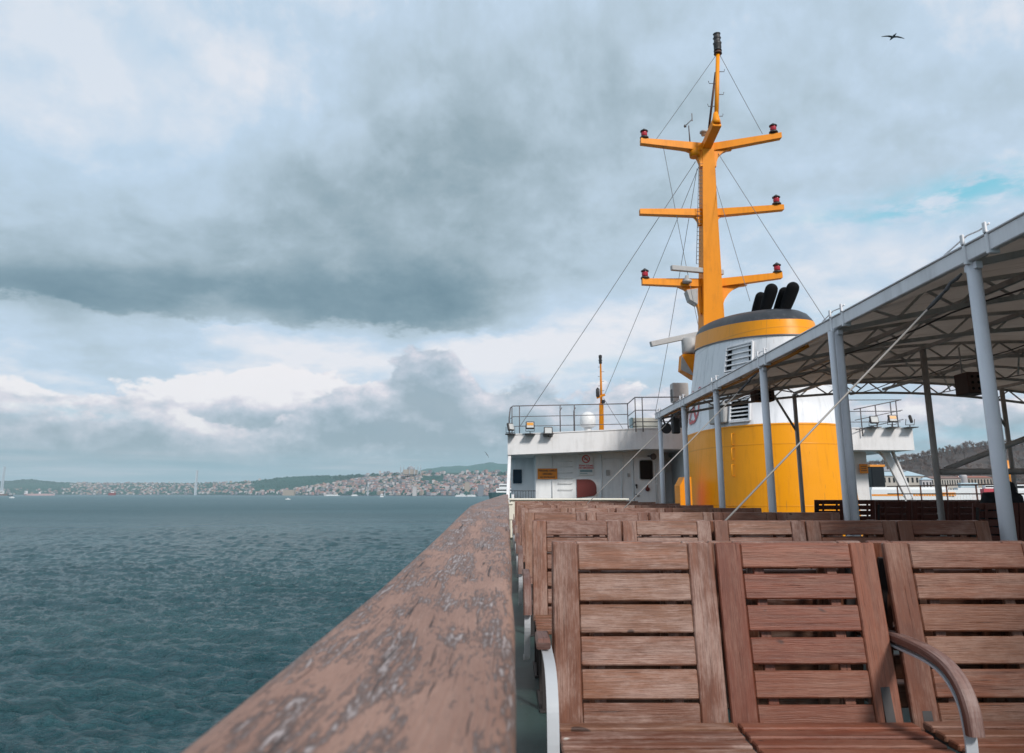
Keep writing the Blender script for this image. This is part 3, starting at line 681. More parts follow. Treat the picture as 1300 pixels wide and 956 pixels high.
# ------------------------------------------------------------------ right shore
QZ = SEA+2
HILLR = hill_mat('wooded_hill_ground', (.045, .033, .03, 1), (.07, .05, .042, 1), (.03, .035, .03, 1))
SKY_R = [(900, 600), (1060, 594), (1100, 592), (1130, 588), (1160, 582), (1190, 575), (1225, 568), (1260, 564), (1300, 563), (1400, 566), (1700, 580)]
def hillR(x, tt):
    D = 620+260*tt; top = P(x, interp(SKY_R, x)+1.5, 880).z; p = P(x, 626, D)
    return Vector((p.x, p.y, QZ+(top-QZ)*((tt**1.2 if tt <= 1 else 1-(tt-1)*.5))))
grid_obj('park_hill', hillR, [900+10*i for i in range(81)], [0, .1, .2, .3, .4, .5, .6, .7, .8, .9, 1, 1.3, 2], HILLR)
m = MB(); a, b = P(1040, 626, 330), P(2600, 626, 330); m.box(((a.x+b.x)/2, 330+400, QZ-2), (b.x-a.x, 800, 4)); props(m.build('quayside', WALLS[3]), kind='structure')
BARK = flat('bark', (.11, .085, .072, 1), .9); TWIG = flat('twigs', (.17, .125, .11, 1), .9)
def tree_arrays(seed, H):
    g = random.Random(seed); trunk, tw = [], []
    def rec(p, d, l, r, lev):
        e = p + d*l; (trunk if lev < 2 else tw).append((p, e, r, r*.65))
        if lev >= 5: return
        for k in range(3):
            if lev > 2 and g.random() < .22: continue
            v = Vector((g.uniform(-1, 1), g.uniform(-1, 1), g.uniform(-.1, 1.0)))
            rec(e - d*l*g.uniform(0, .25), (d*.9+v*(.62+.05*lev)).normalized(), l*g.uniform(.62, .82), r*.6, lev+1)
        if lev == 0: rec(e, (d+Vector((g.uniform(-.2, .2), g.uniform(-.2, .2), 0))).normalized(), l*.8, r*.7, 1)
    rec(Vector((0, 0, 0)), Vector((0, 0, 1)), H*.22, H*.017, 0); return trunk, tw
def seg_mesh(segs, minr):
    V, Fq = [], []
    for (p, e, r0, r1) in segs:
        d = (e-p).normalized(); x = d.cross(Vector((.3, .9, .2))).normalized(); y = d.cross(x); b0 = len(V)
        for q, r in ((p, max(r0, minr)), (e, max(r1, minr*.7))):
            for j in range(3): a = j*2.094; V.append(q+(x*math.cos(a)+y*math.sin(a))*r)
        Fq += [(b0+j, b0+(j+1) % 3, b0+3+(j+1) % 3, b0+3+j) for j in range(3)]
    return V, Fq
tv = []
for k in range(5):
    tr, tw = tree_arrays(40+k, 15); tv.append((seg_mesh(tr, .13), seg_mesh(tw, .065)))
tmesh = []
for (a, b) in tv:
    mm = []
    for (V, Fq), mt, nm in ((a, BARK, 'trunk'), (b, TWIG, 'crown')):
        me = bpy.data.meshes.new(nm); me.from_pydata([tuple(v) for v in V], [], Fq); me.materials.append(mt); mm.append(me)
    tmesh.append(mm)
rt = random.Random(5)
for i in range(150):
    x = 1085 + i*1.9 + rt.uniform(-1.5, 1.5); p = hillR(x, rt.choice([.9, .94, .98, 1.02])); p.z -= 3.5; k = rt.randrange(5)
    o = thing('bare_tree', 'bare leafless tree on the crest of the wooded hill behind the quay', 'tree', p, 'bare trees along the hill crest')
    sc = rt.uniform(.85, 1.25); o.scale = (sc, sc, sc); o.rotation_euler.z = rt.uniform(0, 6.28)
    for me, nm in zip(tmesh[k], ('trunk', 'crown')):
        c = bpy.data.objects.new(nm, me); C.objects.link(c); c.parent = o
Vt, Ft, Mt = [], [], []
for i in range(380):
    x = rt.uniform(1070, 1400); tt = rt.uniform(.03, .92); p = hillR(x, tt); k = rt.randrange(5); a = rt.uniform(0, 6.28); sc = rt.uniform(.75, 1.15); ca_, sa_ = math.cos(a)*sc, math.sin(a)*sc
    for mi_, (V, Fq) in enumerate(tv[k]):
        b0 = len(Vt); Vt += [(p.x+v.x*ca_-v.y*sa_, p.y+v.x*sa_+v.y*ca_, p.z+v.z*sc) for v in V]; Ft += [tuple(j+b0 for j in f) for f in Fq]; Mt += [mi_]*len(Fq)
props(np_object('hillside_wood', Vt, Ft, [BARK, TWIG], Mt), 'brown bare winter wood covering the slope behind the quay', 'wood', kind='stuff')

ROOFB = flat('pale_blue_roof', (.40, .50, .55, 1), .5); STONE = flat('quay_stone', (.42, .38, .33, 1), .8)
def hip_building(x0, x1, ye, yr, Z, label, wall, roof, wins=8, storeys=2, group=None, name='waterfront_building', hw=.3):
    a, b = P(x0, 626, Z), P(x1, 626, Z); cx = (a.x+b.x)/2; w = b.x-a.x; ze = P(x0, ye, Z).z; zr = P(x0, yr, Z).z; d = w*.5 if w < 40 else 14
    r = thing(name, label, 'building', (cx, Z+d/2, QZ), group)
    m = MB(); m.box((cx, Z+d/2, (QZ+ze)/2), (w, d, ze-QZ), .05); m.build('wall', wall, r)
    m = MB(); o = .6
    e = [Vector((cx-w/2-o, Z-o, ze)), Vector((cx+w/2+o, Z-o, ze)), Vector((cx+w/2+o, Z+d+o, ze)), Vector((cx-w/2-o, Z+d+o, ze))]
    rg = [Vector((cx-w*hw, Z+d/2, zr)), Vector((cx+w*hw, Z+d/2, zr))]
    n = len(m.v); m.v += [tuple(v) for v in e+rg]
    for q_ in ((0, 1, 5, 4), (2, 3, 4, 5), (1, 2, 5), (3, 0, 4), (3, 2, 1, 0)): m.face([n+i for i in q_])
    m.build('roof', roof, r)
    H = ze-QZ
    for s in range(storeys):
        zc = QZ+H*(s+.55)/storeys
        for i in range(wins):
            xx = cx-w/2+w*(i+.5)/wins; m = MB(); m.box((xx, Z-.02, zc), (w/wins*.42, .12, H/storeys*.52)); m.build('window', GLASS, r)
    return r
hip_building(1116, 1175, 604, 597.5, 440, 'stone waterfront hall with pale blue hipped roof left of the canopy posts', STONE, ROOFB, 10, 3)
hip_building(1122, 1152, 598, 592, 446, 'small upper hall with grey roof rising behind the pale blue roof', STONE, ROOFS[2], 6, 4, hw=.2)
hip_building(1184, 1222, 607.5, 604.5, 470, 'long low stone building with a row of windows behind the moored boats', STONE, ROOFS[1], 12, 3, hw=.45)
hip_building(1222, 1262, 606.5, 604, 520, 'long low building with reddish roof at the foot of the wooded hill', WALLS[2], ROOFS[0], 10, 3, hw=.45)
hip_building(1172, 1185, 609, 606, 430, 'small white kiosk right of the pale blue roofed hall', WALLS[0], ROOFB, 3, 2, hw=.1)
boat('city_ferry', 1100, 1228, 240, 9.4, 'white ferry with long orange stripe lying at the quay behind the side railing', 'ferry', BOATW, [(-.1, .75, 9.4, 10.2, BOATW, 0), (-.40, .13, 10.2, 16.5, GLASS, 0), (-.40, .15, 16.5, 17.2, BOATO, 0)])
# orange stripe on the ferry
a, b = P(1108, 626, 236), P(1215, 626, 236)
cf = [o for o in C.objects if o.name.startswith('city_ferry')][0]
m = MB(); m.box(((a.x+b.x)/2, 240-.5*(240*0+ (b.x-a.x)*1.12*.17+1.3), SEA+8.0), (b.x-a.x, .15, 1.1)); m.build('stripe', BOATO, cf)
boat('moored_motor_yacht', 1214, 1246, 300, 10.5, 'white motor yacht with pale roof moored below the wooded hill', 'boat', BOATW, [(0, .7, 10.5, 12.4, ROOFB, 1)])
boat('moored_tour_boat', 1247, 1272, 290, 10.0, 'white tour boat with red stripe moored right of the yacht', 'boat', flat('hull_bright_red', (.5, .05, .07, 1)), [(0, .8, 10, 11.6, BOATW, 1)])
boat('docked_ferry', 1272, 1360, 260, 9, 'white ferry with orange and white funnel at the right edge', 'ferry', BOATW, [(0, .8, 9, 11.5, BOATW, 1)], funnel=(-.38, 1.1, 11, 19.5, BOATO))
m = MB(); b = P(1225, 626, 500); m.lathe([(3, QZ), (2.4, 12), (2.6, 12.5), (.1, 17)], (b.x, b.y, 0), 8); props(m.build('lookout_turret', WALLS[0], loc=(b.x, b.y, QZ)), 'small white turret among the bare trees between two canopy posts', 'tower')

# ------------------------------------------------------------------ the ship: deck, bulwark, rail
CX = 7.8
m = MB(); m.box((CX, 16, -.06), (15.9, 46, .12)); props(m.build('deck', DECK), kind='structure')
m = MB(); m.prism([(-.16, -7, -.12), (16, -7, -.12), (16, 46, -.12), (-.16, 46, -.12)], (0, 0, SEA+.12-.8)); 
props(m.build('ferry_hull', WHITE, loc=(CX, 16, SEA)), 'white hull side of the ferry below the open deck', 'ship hull')
# rail path: y, centre height of top surface, left x, right x
RP = [(-3, .985, -.185, .006), (.25, .985, -.185, .006), (.55, .988, -.184, .006), (1.075, .994, -.184, .006), (1.4, 1.002, -.184, .006), (2.0, 1.018, -.184, .005), (2.8, 1.045, -.184, .004), (3.5, 1.068, -.182, .004), (5, 1.075, -.182, .003), (8, 1.078, -.18, .002), (11, 1.08, -.18, 0), (20, 1.09, -.175, -.0), (28.6, 1.10, -.17, 0)]
def loft_rail(y0, y1, name, parent):
    m = MB(); ys = []; y = y0
    while y < y1-1e-4: ys.append(y); y += .12 if y < 6 else .6
    ys.append(y1); rows = []
    for y in ys:
        zt = interp([(a, b) for a, b, c, d in RP], y); xl = interp([(a, c) for a, b, c, d in RP], y); xr = interp([(a, d) for a, b, c, d in RP], y)
        h = .062; r = .016; prof = []
        for k in range(6): a = R(90)*k/5; prof.append((xl+r*1.5-r*1.5*math.cos(a), zt-r+r*math.sin(a)))
        wv = .0012*math.sin(y*9)+.001*math.sin(y*23)
        for f in (.2, .4, .6, .8): prof.append((xl+(xr-xl)*f, zt+.0015*math.sin(f*9+y*3)))
        for k in range(6): a = R(90)*(1-k/5); prof.append((xr-r+r*math.cos(a)+wv, zt-r+r*math.sin(a)))
        prof += [(xr+wv, zt-h), (xl, zt-h)]
        rows.append([(px, y, pz) for px, pz in prof])
    n = len(rows[0]); base = len(m.v); per = [0]
    for i in range(1, n): per.append(per[-1]+math.dist(rows[0][i], rows[0][i-1]))
    per.append(per[-1]+math.dist(rows[0][0], rows[0][-1])); vo = 0 if y0 < 1 else 5.3
    for row in rows: m.v += row
    for i in range(len(rows)-1):
        for j in range(n):
            k = (j+1) % n; m.face((base+i*n+j, base+i*n+k, base+(i+1)*n+k, base+(i+1)*n+j)[::-1], [(ys[i], per[j]+vo), (ys[i], per[j+1]+vo), (ys[i+1], per[j+1]+vo), (ys[i+1], per[j]+vo)][::-1], 0, j not in (n-2, n-3, n-1))
    m.face([base+j for j in range(n)]); m.face([base+(len(rows)-1)*n+j for j in range(n)][::-1]); m.build(name, RAILW, parent)
rail = thing('wooden_handrail', 'broad weathered wooden handrail with peeling reddish paint along the ship side', 'handrail', (-.09, -3, 0))
loft_rail(-3, 7.2, 'rail_plank', rail); loft_rail(7.204, 16, 'rail_plank', rail); loft_rail(16.004, 28.6, 'rail_plank', rail)
m = MB(); m.box((-.09, 12.8, .46), (.03, 31.6, .90), .004)
for k in range(14): m.box((-.06, -2.4+2.2*k, .45), (.05, .012, .86), 0)
m.build('bulwark_plate', WHITE, rail)
# scupper / kerb
m = MB(); m.box((-.02, 12.8, .05), (.04, 31.6, .1), .004); props(m.build('deck_kerb', GREYP, loc=(0, 12.8, 0)), kind='structure')

# ------------------------------------------------------------------ benches
PW, TOPZ, BOTZ = .555, .955, .375
tilt = R(9)
def back_panel(x0, w, mat, parent, gap=.016, twist=0.0, dy=0.0, name='backrest'):
    m = MB(); H = TOPZ-BOTZ; st = .085; th = .024
    M = Matrix.Rotation(twist, 3, 'Z') @ Matrix.Rotation(-tilt, 3, 'X')
    org = Vector((x0+w/2, -.0+dy, TOPZ))       # top edge at local y=0
    def add(cx, cz, sx_, sz_, t_=th, yo=0, ch=.004):
        c = M @ Vector((cx, yo, cz)); m.box((org.x+c.x, org.y+c.y, org.z+c.z), (sx_, t_, sz_), ch, M)
    for sg in (-1, 1): add(sg*(w/2-st/2-.003), -H/2, st, H, th, rnd.uniform(-.001, .001))
    n = 6; sh = (H-(n-1)*gap)/n
    for i in range(n): add(0, -sh/2-i*(sh+gap)-.001, w-2*st-.008, sh, th-.004, rnd.uniform(-.0015, .0015))
    for sg in (-.5, .5): add(sg*(w*.45), -H*.5, .035, H*.96, .018, .024, .002)    # battens behind
    return m.build(name, mat, parent)
def seat(x0, w, mat, parent):
    m = MB(); n = 6; d = .40/n
    for i in range(n): m.box((x0+w/2, -.135-d/2-i*d, .415-.004*i+.002*(i-3)**2*.1), (w-.012, d-.012, .022), .004)
    m.build('seat', mat, parent)
def arm_curve(stub=False):
    # wooden arm: flat from the back then curling down at the front
    P_ = [(.015, .655), (-.12, .655), (-.24, .648), (-.335, .628), (-.395, .588), (-.425, .53), (-.432, .47)]
    return P_[:2] + [(-.13, .648)] if stub else P_
def sweep(m, pts, x, w, th, mi=0, ch=.2):
    n = len(pts); base = len(m.v); acc = 0; us = []
    for i in range(n):
        a = Vector(pts[max(i-1, 0)]); b = Vector(pts[min(i+1, n-1)]); t_ = (b-a).normalized(); nn = Vector((-t_.y, t_.x))
        if i: acc += (Vector(pts[i])-Vector(pts[i-1])).length
        us.append(acc); c = min(w, th)*ch; p = Vector(pts[i])
        for (xx, k) in ((-w/2+c, -th/2), (w/2-c, -th/2), (w/2, -th/2+c), (w/2, th/2-c), (w/2-c, th/2), (-w/2+c, th/2), (-w/2, th/2-c), (-w/2, -th/2+c)):
            q = p+nn*k; m.v.append((x+xx, q.x, q.y))
    for i in range(n-1):
        for j in range(8):
            k = (j+1) % 8; m.face((base+i*8+j, base+i*8+k, base+(i+1)*8+k, base+(i+1)*8+j), [(us[i], j*.02), (us[i], j*.02+.02), (us[i+1], j*.02+.02), (us[i+1], j*.02)], mi)
    m.face([base+j for j in range(8)][::-1]); m.face([base+(n-1)*8+j for j in range(8)])
def catmull(pts, n=5):
    out = []
    for i in range(len(pts)-1):
        p0, p1, p2, p3 = [Vector(pts[min(max(k, 0), len(pts)-1)]) for k in (i-1, i, i+1, i+2)]
        for j in range(n):
            s = j/n; out.append(tuple(.5*((2*p1)+(-p0+p2)*s+(2*p0-5*p1+4*p2-p3)*s*s+(-p0+3*p1-3*p2+p3)*s**3)))
    out.append(tuple(pts[-1])); return out
def armrest(x, parent, stub=False, label=None):
    m = MB(); sweep(m, catmull(arm_curve(stub)) if not stub else arm_curve(True), x, .045, .029); a = m.build('armrest', WOOD_ARM, parent)
    if label: a['label'] = label
    m = MB(); band = catmull([(-.02, .632), (-.11, .628), (-.24, .622), (-.32, .603), (-.372, .565), (-.40, .51), (-.402, .40), (-.33, .30), (-.27, .22), (-.18, .19), (-.10, .20)])
    sweep(m, band, x+(.012 if stub else 0), .034, .007, 0, .1); m.build('arm_bracket', STEEL, a)
def bench_frame(x0, w, parent):
    m = MB()
    for x in (x0+.05, x0+w-.05):
        m.bar((x, -.03, .12), (x, .05, .93), .03, .012) if False else None
        m.bar((x, -.11, .33), (x, -.03+.045, .90), .03, .014); m.bar((x, -.12, .385), (x, -.53, .395), .03, .014)
        m.bar((x, -.13, .0), (x, -.13, .40), .036, .02, .003); m.bar((x, -.50, .0), (x, -.50, .39), .036, .02, .003); m.bar((x, -.10, .006), (x, -.54, .006), .06, .012, .002)
    m.bar((x0+.05, -.32, .375), (x0+w-.05, -.32, .375), .03, .02); m.build('frame', DARKM, parent)
def make_bench(npan, label, arms, mats, gaps, pw=PW, stub=None, wood2=None, group='wooden benches in rows beside the rail'):
    r = thing('slatted_bench', label, 'bench', (0, 0, 0), group)
    for i in range(npan):
        back_panel(i*pw, pw-.004, mats[i], r, gaps[i], [0, .004, -.006][i % 3], [0, .004, -.003][i % 3]); seat(i*pw, pw, mats[i], r)
    for x in arms: armrest(x, r, stub=(stub == x), label='short broken armrest with bare steel bracket' if stub == x else None)
    bench_frame(0, npan*pw, r); return r
WOOD_R = bench_wood('bench_wood_warm', (.20, .054, .026), (.38, .23, .17, 1), .28)
WOOD_W = bench_wood('bench_wood_worn', (.21, .080, .042), (.48, .35, .30, 1), .68)
AX, BX = .148, 1.272
rowsY = [2.62, 4.72, 6.83, 8.95, 11.05, 13.15, 15.3, 17.4]
ordn = ['nearest', 'second', 'third', 'fourth', 'fifth', 'sixth', 'seventh', 'farthest']
a1 = make_bench(2, 'nearest two seat bench of worn slatted wood beside the handrail with a broken left armrest', [-.035], [WOOD_W, WOOD_R], [.011, .019], stub=-.035); a1.location = (AX, rowsY[0], 0)
b1 = make_bench(3, 'nearest three seat bench of reddish slatted wood with curved armrest cut by the right edge', [-.002, 1.74], [WOOD, WOOD, WOOD_R], [.015, .016, .017], pw=.572); b1.location = (BX+.01, rowsY[0]+.01, 0)
pa = make_bench(2, 'x', [-.04], [WOOD_W, WOOD_W], [.016, .016]); pb = make_bench(3, 'x', [0.0, 1.74], [WOOD_W, WOOD, WOOD], [.016, .016, .016], pw=.572)
for i in range(1, 8):
    for proto, X, nm in ((pa, AX, 'two seat'), (pb, BX, 'three seat')):
        o = proto if i == 1 else copy_tree(proto)
        o.location = (X+rnd.uniform(-.006, .006), rowsY[i]+rnd.uniform(-.015, .015), rnd.uniform(0, .004)); o.rotation_euler.z = rnd.uniform(-.004, .004)
        o['label'] = '%s slatted bench in the %s row from the camera, %s' % (nm, ordn[i], 'by the handrail' if X == AX else 'by the canopy posts')
# centre bank, backs to the camera, in the shade of the canopy
pc = make_bench(3, 'x', [0.0, 1.74], [WOOD_SHADED]*3, [.02]*3, pw=.572, group='dark benches under the canopy')
for i in range(8):
    for proto, X, np_, nm in ((pa, AX, 2, 'two seat'), (pb, BX, 3, 'three seat')):
        o = copy_tree(proto); o.location = (X+(1.11 if np_ == 2 else 1.716), rowsY[i]+.105, 0); o.rotation_euler.z = math.pi
        o['label'] = '%s bench facing forward, backed against the %s row%s' % (nm, ordn[i], ', handrail side' if np_ == 2 else ', post side')
first = True
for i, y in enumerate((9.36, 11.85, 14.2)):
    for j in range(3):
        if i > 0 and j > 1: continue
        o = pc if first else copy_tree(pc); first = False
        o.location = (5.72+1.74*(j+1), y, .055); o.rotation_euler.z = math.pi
        o['label'] = 'red bench with shade-darkened wood under the canopy, %s row, %s' % (['nearest', 'middle', 'farthest'][i], ['first', 'second', 'third'][j]+' from the left')
# central raised strip of deck
m = MB(); m.box((9.5, 12, .0275), (7.9, 9, .055), .01); props(m.build('raised_deck_strip', DECK), kind='structure')
# cream locker beyond the last row
m = MB(); m.box((1.53, 19.6, .49), (2.98, .8, .94), .03); r = thing('deck_locker', 'long cream topped locker beyond the farthest bench row', 'locker', (1.53, 19.6, 0)); m.build('body', CREAM, r)
m = MB(); m.box((1.53, 19.6, .985), (3.06, .9, .045), .015); m.build('lid', CREAM, r)
m = MB(); m.box((.028, 8.0, .93), (.055, .07, .16), .008); m.box((.022, 8.0, 1.02), (.06, .09, .02), .004); m.build('rail_bracket', CREAM, rail)

# ------------------------------------------------------------------ person on the centre bench
per = thing('person', 'person in a black hooded jacket seated on a dark bench behind the thick canopy post', 'person', (6.33, 9.75, 0))
def skin_obj(name, verts, edges, radii, mat, parent, root=0, lv=2):
    me = bpy.data.meshes.new(name); off = wloc(parent); me.from_pydata([tuple(Vector(v)-off) for v in verts], edges, []); me.materials.append(mat)
    o = bpy.data.objects.new(name, me); C.objects.link(o); o.parent = parent
    sm_ = o.modifiers.new('skin', 'SKIN'); lay = me.skin_vertices[0] if me.skin_vertices else None
    if lay is None:
        me.attributes.new('skin', 'FLOAT_VECTOR', 'POINT'); lay = me.skin_vertices[0]
    for i, r in enumerate(radii): lay.data[i].radius = (r, r) if not isinstance(r, tuple) else r
    lay.data[root].use_root = True; sm_.use_smooth_shade = True
    ss = o.modifiers.new('sub', 'SUBSURF'); ss.levels = lv; ss.render_levels = lv; return o
px, py = 6.33, 9.66
bv = [(px, py, .56), (px, py-.02, .75), (px, py-.0, .98), (px+.03, py+.05, 1.08), (px+.09, py+.10, 1.15), (px+.12, py+.15, 1.20),
      (px-.19, py+.02, 1.07), (px-.24, py+.06, .76), (px-.16, py+.28, .68), (px+.19, py+.02, 1.06), (px+.24, py+.06, .76), (px+.16, py+.28, .68),
      (px-.10, py+.05, .54), (px-.12, py+.46, .55), (px-.12, py+.50, .12), (px-.12, py+.62, .08), (px+.10, py+.05, .54), (px+.12, py+.46, .55), (px+.12, py+.50, .12), (px+.12, py+.62, .08)]
be = [(0, 1), (1, 2), (2, 3), (3, 4), (4, 5), (2, 6), (6, 7), (7, 8), (2, 9), (9, 10), (10, 11), (0, 12), (12, 13), (13, 14), (14, 15), (0, 16), (16, 17), (17, 18), (18, 19)]
br = [(.15, .12), (.14, .11), (.15, .11), .055, .085, .08, .065, .048, .035, .065, .048, .035, .085, .06, .04, .04, .085, .06, .04, .04]
body = skin_obj('body', bv, be, br, SKIN, per)
jv = bv[:4]+bv[6:12]; je = [(0, 1), (1, 2), (2, 3), (2, 4), (4, 5), (5, 6), (2, 7), (7, 8), (8, 9)]
skin_obj('jacket', jv, je, [(.185, .15), (.18, .14), (.19, .14), .085, .095, .068, .05, .095, .068, .05], CLOTH, per)
skin_obj('trousers', [bv[0]]+bv[12:15]+bv[16:19], [(0, 1), (1, 2), (2, 3), (0, 4), (4, 5), (5, 6)], [(.165, .13), .10, .075, .052, .10, .075, .052], CLOTH, per)
m = MB(); m.lathe([(.02, -.13), (.09, -.11), (.125, -.03), (.128, .04), (.10, .11), (.04, .145), (.001, .15)], (px+.11, py+.10, 1.15), 16); m.build('hood', CLOTH, per)

# ------------------------------------------------------------------ canopy
BEAM_Z = 2.70; PX = 3.1; AR = [4.77+2.1*k for k in range(-3, 6)]; HALF = CX-PX; RISE = .55; YEND = AR[-1]
def arch(x): return BEAM_Z-.02 + RISE*(1-((x-CX)/HALF)**2)
can = thing('deck_canopy', 'grey steel canopy with arched trusses and stretched membrane over the benches', 'canopy', (CX, 8, 0))
for sgn in (-1, 1):
    X = CX+sgn*HALF; m = MB()
    m.box((X, (AR[0]+YEND)/2, BEAM_Z), (.05, YEND-AR[0]+.5, .108), .006); m.box((X, (AR[0]+YEND)/2, BEAM_Z+.060), (.075, YEND-AR[0]+.5, .010), .002)
    be_ = m.build('edge_beam', BEAMG, can)
    for y in AR:
        m = MB()
        for dy in (-.26, -.02):
            m.box((X-sgn*-.0, y+dy, BEAM_Z+.0), (.075, .03, .15), .004); m.box((X-.035, y+dy, BEAM_Z+.10), (.016, .03, .07), .003)
        m.tube([(X, y-.26, BEAM_Z+.13), (X, y-.15, BEAM_Z+.12), (X, y-.02, BEAM_Z+.13), (X, y+.25, BEAM_Z+.082)], .006, 6)
        m.build('clamp', BEAMG, be_)
    m = MB(); m.tube([(X-sgn*.07, YEND-.3, BEAM_Z-.04)]+[(X-sgn*(.07+.01*math.sin(k)), YEND-1-k*.55, BEAM_Z-.05-.008*(k % 3)) for k in range(13)], [.02]*14, 8); m.build('edge_tube', ORTRIM, can)  # orange tube along the inner side of the edge beam
for y in AR:
    m = MB(); n = 16; xs = [PX+.04+(2*HALF-.08)*i/n for i in range(n+1)]
    lo = [Vector((x, y, arch(x)-.05)) for x in xs]; hi = [Vector((x, y, arch(x)+.17)) for x in xs]; hi[0].z -= .12; hi[-1].z -= .12
    for i in range(n):
        m.bar(lo[i], lo[i+1], .045, .045); m.bar(hi[i], hi[i+1], .04, .04)
        if i % 2 == 0: m.bar(lo[i], (hi[i]+hi[i+1])/2, .022, .022); m.bar((hi[i]+hi[i+1])/2, lo[i+1], .022, .022)
        else: m.bar(lo[i], (hi[i]+hi[i+1])/2, .022, .022); m.bar((hi[i]+hi[i+1])/2, lo[i+1], .022, .022)
    m.build('truss', TRUSS, can)
for X_, z_ in ((4.2, 0), (6.9, .02), (8.6, 0)):
    m = MB(); pts_ = []
    for k in range(len(AR)-1):
        for f in (0, .25, .5, .75): pts_.append((X_+.04*math.sin(k*2+f*5), AR[k]+2.1*f, arch(X_)-.09-.05*math.sin(math.pi*f)-z_))
    m.tube(pts_, .009, 5); m.build('cable', DARKM, can)
m = MB()
for x in (5.94, 9.66, 4.5, CX, 11.1):
    m.bar((x, AR[0], arch(x)+.02), (x, YEND, arch(x)+.02), .04, .05)
for k in range(len(AR)-1):
    for x in (4.5, 5.94, 7.8): m.bar((x, AR[k], arch(x)+.05), (x+1.4, AR[k+1], arch(x+1.4)+.05), .022, .022)
m.build('purlin', TRUSS, can)
m = MB(); nx, sub = 26, 5; ys = []
for k in range(len(AR)-1):
    for j in range(sub): ys.append((AR[k]+2.1*j/sub, j/sub))
ys.append((YEND+.12, 0)); V = []
for (y, f) in ys:
    sag = .05*math.sin(math.pi*f)
    for i in range(nx+1):
        x = PX+2*HALF*i/nx; e = min(i, nx-i)/3.0; V.append((x, y, (arch(x)+.20-sag)*min(1, e)+(BEAM_Z+.08)*(1-min(1, e)) if e < 1 else arch(x)+.20-sag))
m.v = V
for j in range(len(ys)-1):
    for i in range(nx): a = j*(nx+1)+i; m.face((a, a+1, a+nx+2, a+nx+1), [(0, 0)]*4, 0, True)
mem = m.build('membrane', MEMB, can); md = mem.modifiers.new('s', 'SOLIDIFY'); md.thickness = .004
# posts
for i, y in enumerate(AR[2:]):
    m = MB(); m.cyl((PX+.03, y, 0), (PX+.03, y, BEAM_Z-.06), .045, .045, 16); m.box((PX+.03, y, .008), (.16, .16, .016), .003)
    m.box((PX+.03, y, BEAM_Z-.085), (.05, .13, .05), .004)
    p = m.build('post', GREYP, can)
    if i == 2:
        m = MB(); m.cyl((PX-.055, y-.05, 0), (PX-.055, y-.05, BEAM_Z-.08), .028, .028, 10); m.build('downpipe', GREYP, p)
    m = MB(); m.cyl((CX+HALF-.03, y, 0), (CX+HALF-.03, y, BEAM_Z-.06), .045, .045, 12); m.build('post', GREYP, can)
for (x, y, br_) in ((5.94, 15.27, 1), (5.94, 10.4, 0), (9.66, 14.35, 1)):
    m = MB(); z = arch(x); m.cyl((x, y, .055), (x, y, z), .042, .042, 12); p = m.build('post', DGREYP if 'DGREYP' in globals() else TRUSS, can)
    if br_: m = MB(); m.cyl((x, y, z-.78), (x-.42, y, z-.02), .026, .026, 8); m.build('knee_brace', TRUSS, p)
# horizontal and sloping bars right of the middle post
m = MB(); m.cyl((5.98, 10.42, 1.42), (9.6, 10.42, 1.44), .042, .042, 8); m.build('brace_bar', TRUSS, can)
a = P(1200, 596, 10.45); b = P(1345, 540, 10.45); m = MB(); m.cyl(a, b, .038, .038, 8); m.build('brace_bar', TRUSS, can)
# guy rods
for i, k in enumerate((3, 5, 7)):
    y = AR[k]; top = Vector((PX-.03, y+.04, BEAM_Z-.12)); d = Vector((-1.70, .03, -1.64)); bot = top+d*((top.z-.02)/1.64)
    r = thing('guy_rod', ['steel guy rod from the thick nearest canopy post down behind the second bench row', 'middle steel guy rod running down between the canopy and the deck', 'farthest thin guy rod from the last canopy posts to the deck'][i], 'guy wire', bot)
    dn = d.normalized(); m = MB(); m.cyl(top+dn*.35, bot, .0065, .0065, 6); m.build('rod', ROD, r)
    m = MB(); m.tube([top, top+dn*.05, top+dn*.10+Vector((0, .02, .01)), top+dn*.15, top+dn*.2], [.008, .013, .010, .014, .008], 8); m.tube([top+dn*.18, top+dn*.24, top+dn*.3, top+dn*.36], [.008, .014, .014, .008], 8); m.build('turnbuckle', DARKM, r)
# hanging boxes below the canopy
for (x, y, w, h, Z, dp, lab) in ((1233.5, 487.5, 27, 27, 9.6, .30, 'brown perforated box hanging under the canopy left of the thick post'), (968, 503, 25, 14, 12.8, .25, 'small brown box hanging from the far canopy trusses before the funnel')):
    c = P(x, y, Z); wm = w*Z/935; hm_ = h*Z/935; m = MB(); m.box(c, (wm, dp, hm_), .012); r = thing('hanging_box', lab, 'box', c); m.build('body', BROWN, r)
    m = MB()
    for i in range(3):
        for j in range(3): m.cyl(c+Vector((wm*(-.28+.28*i), -dp/2-.004, hm_*(-.28+.28*j))), c+Vector((wm*(-.28+.28*i), -dp/2+.01, hm_*(-.28+.28*j))), .018, .018, 8)
    m.build('vent_holes', SOOT_SHADE, r)  # flat black discs paint in the shade inside the holes
    m = MB()
    for sg in (-1, 1): m.cyl(c+Vector((sg*wm*.4, 0, hm_/2)), c+Vector((sg*wm*.4, 0, hm_/2+.35)), .01, .01, 6)
    m.build('hanger', TRUSS, r)
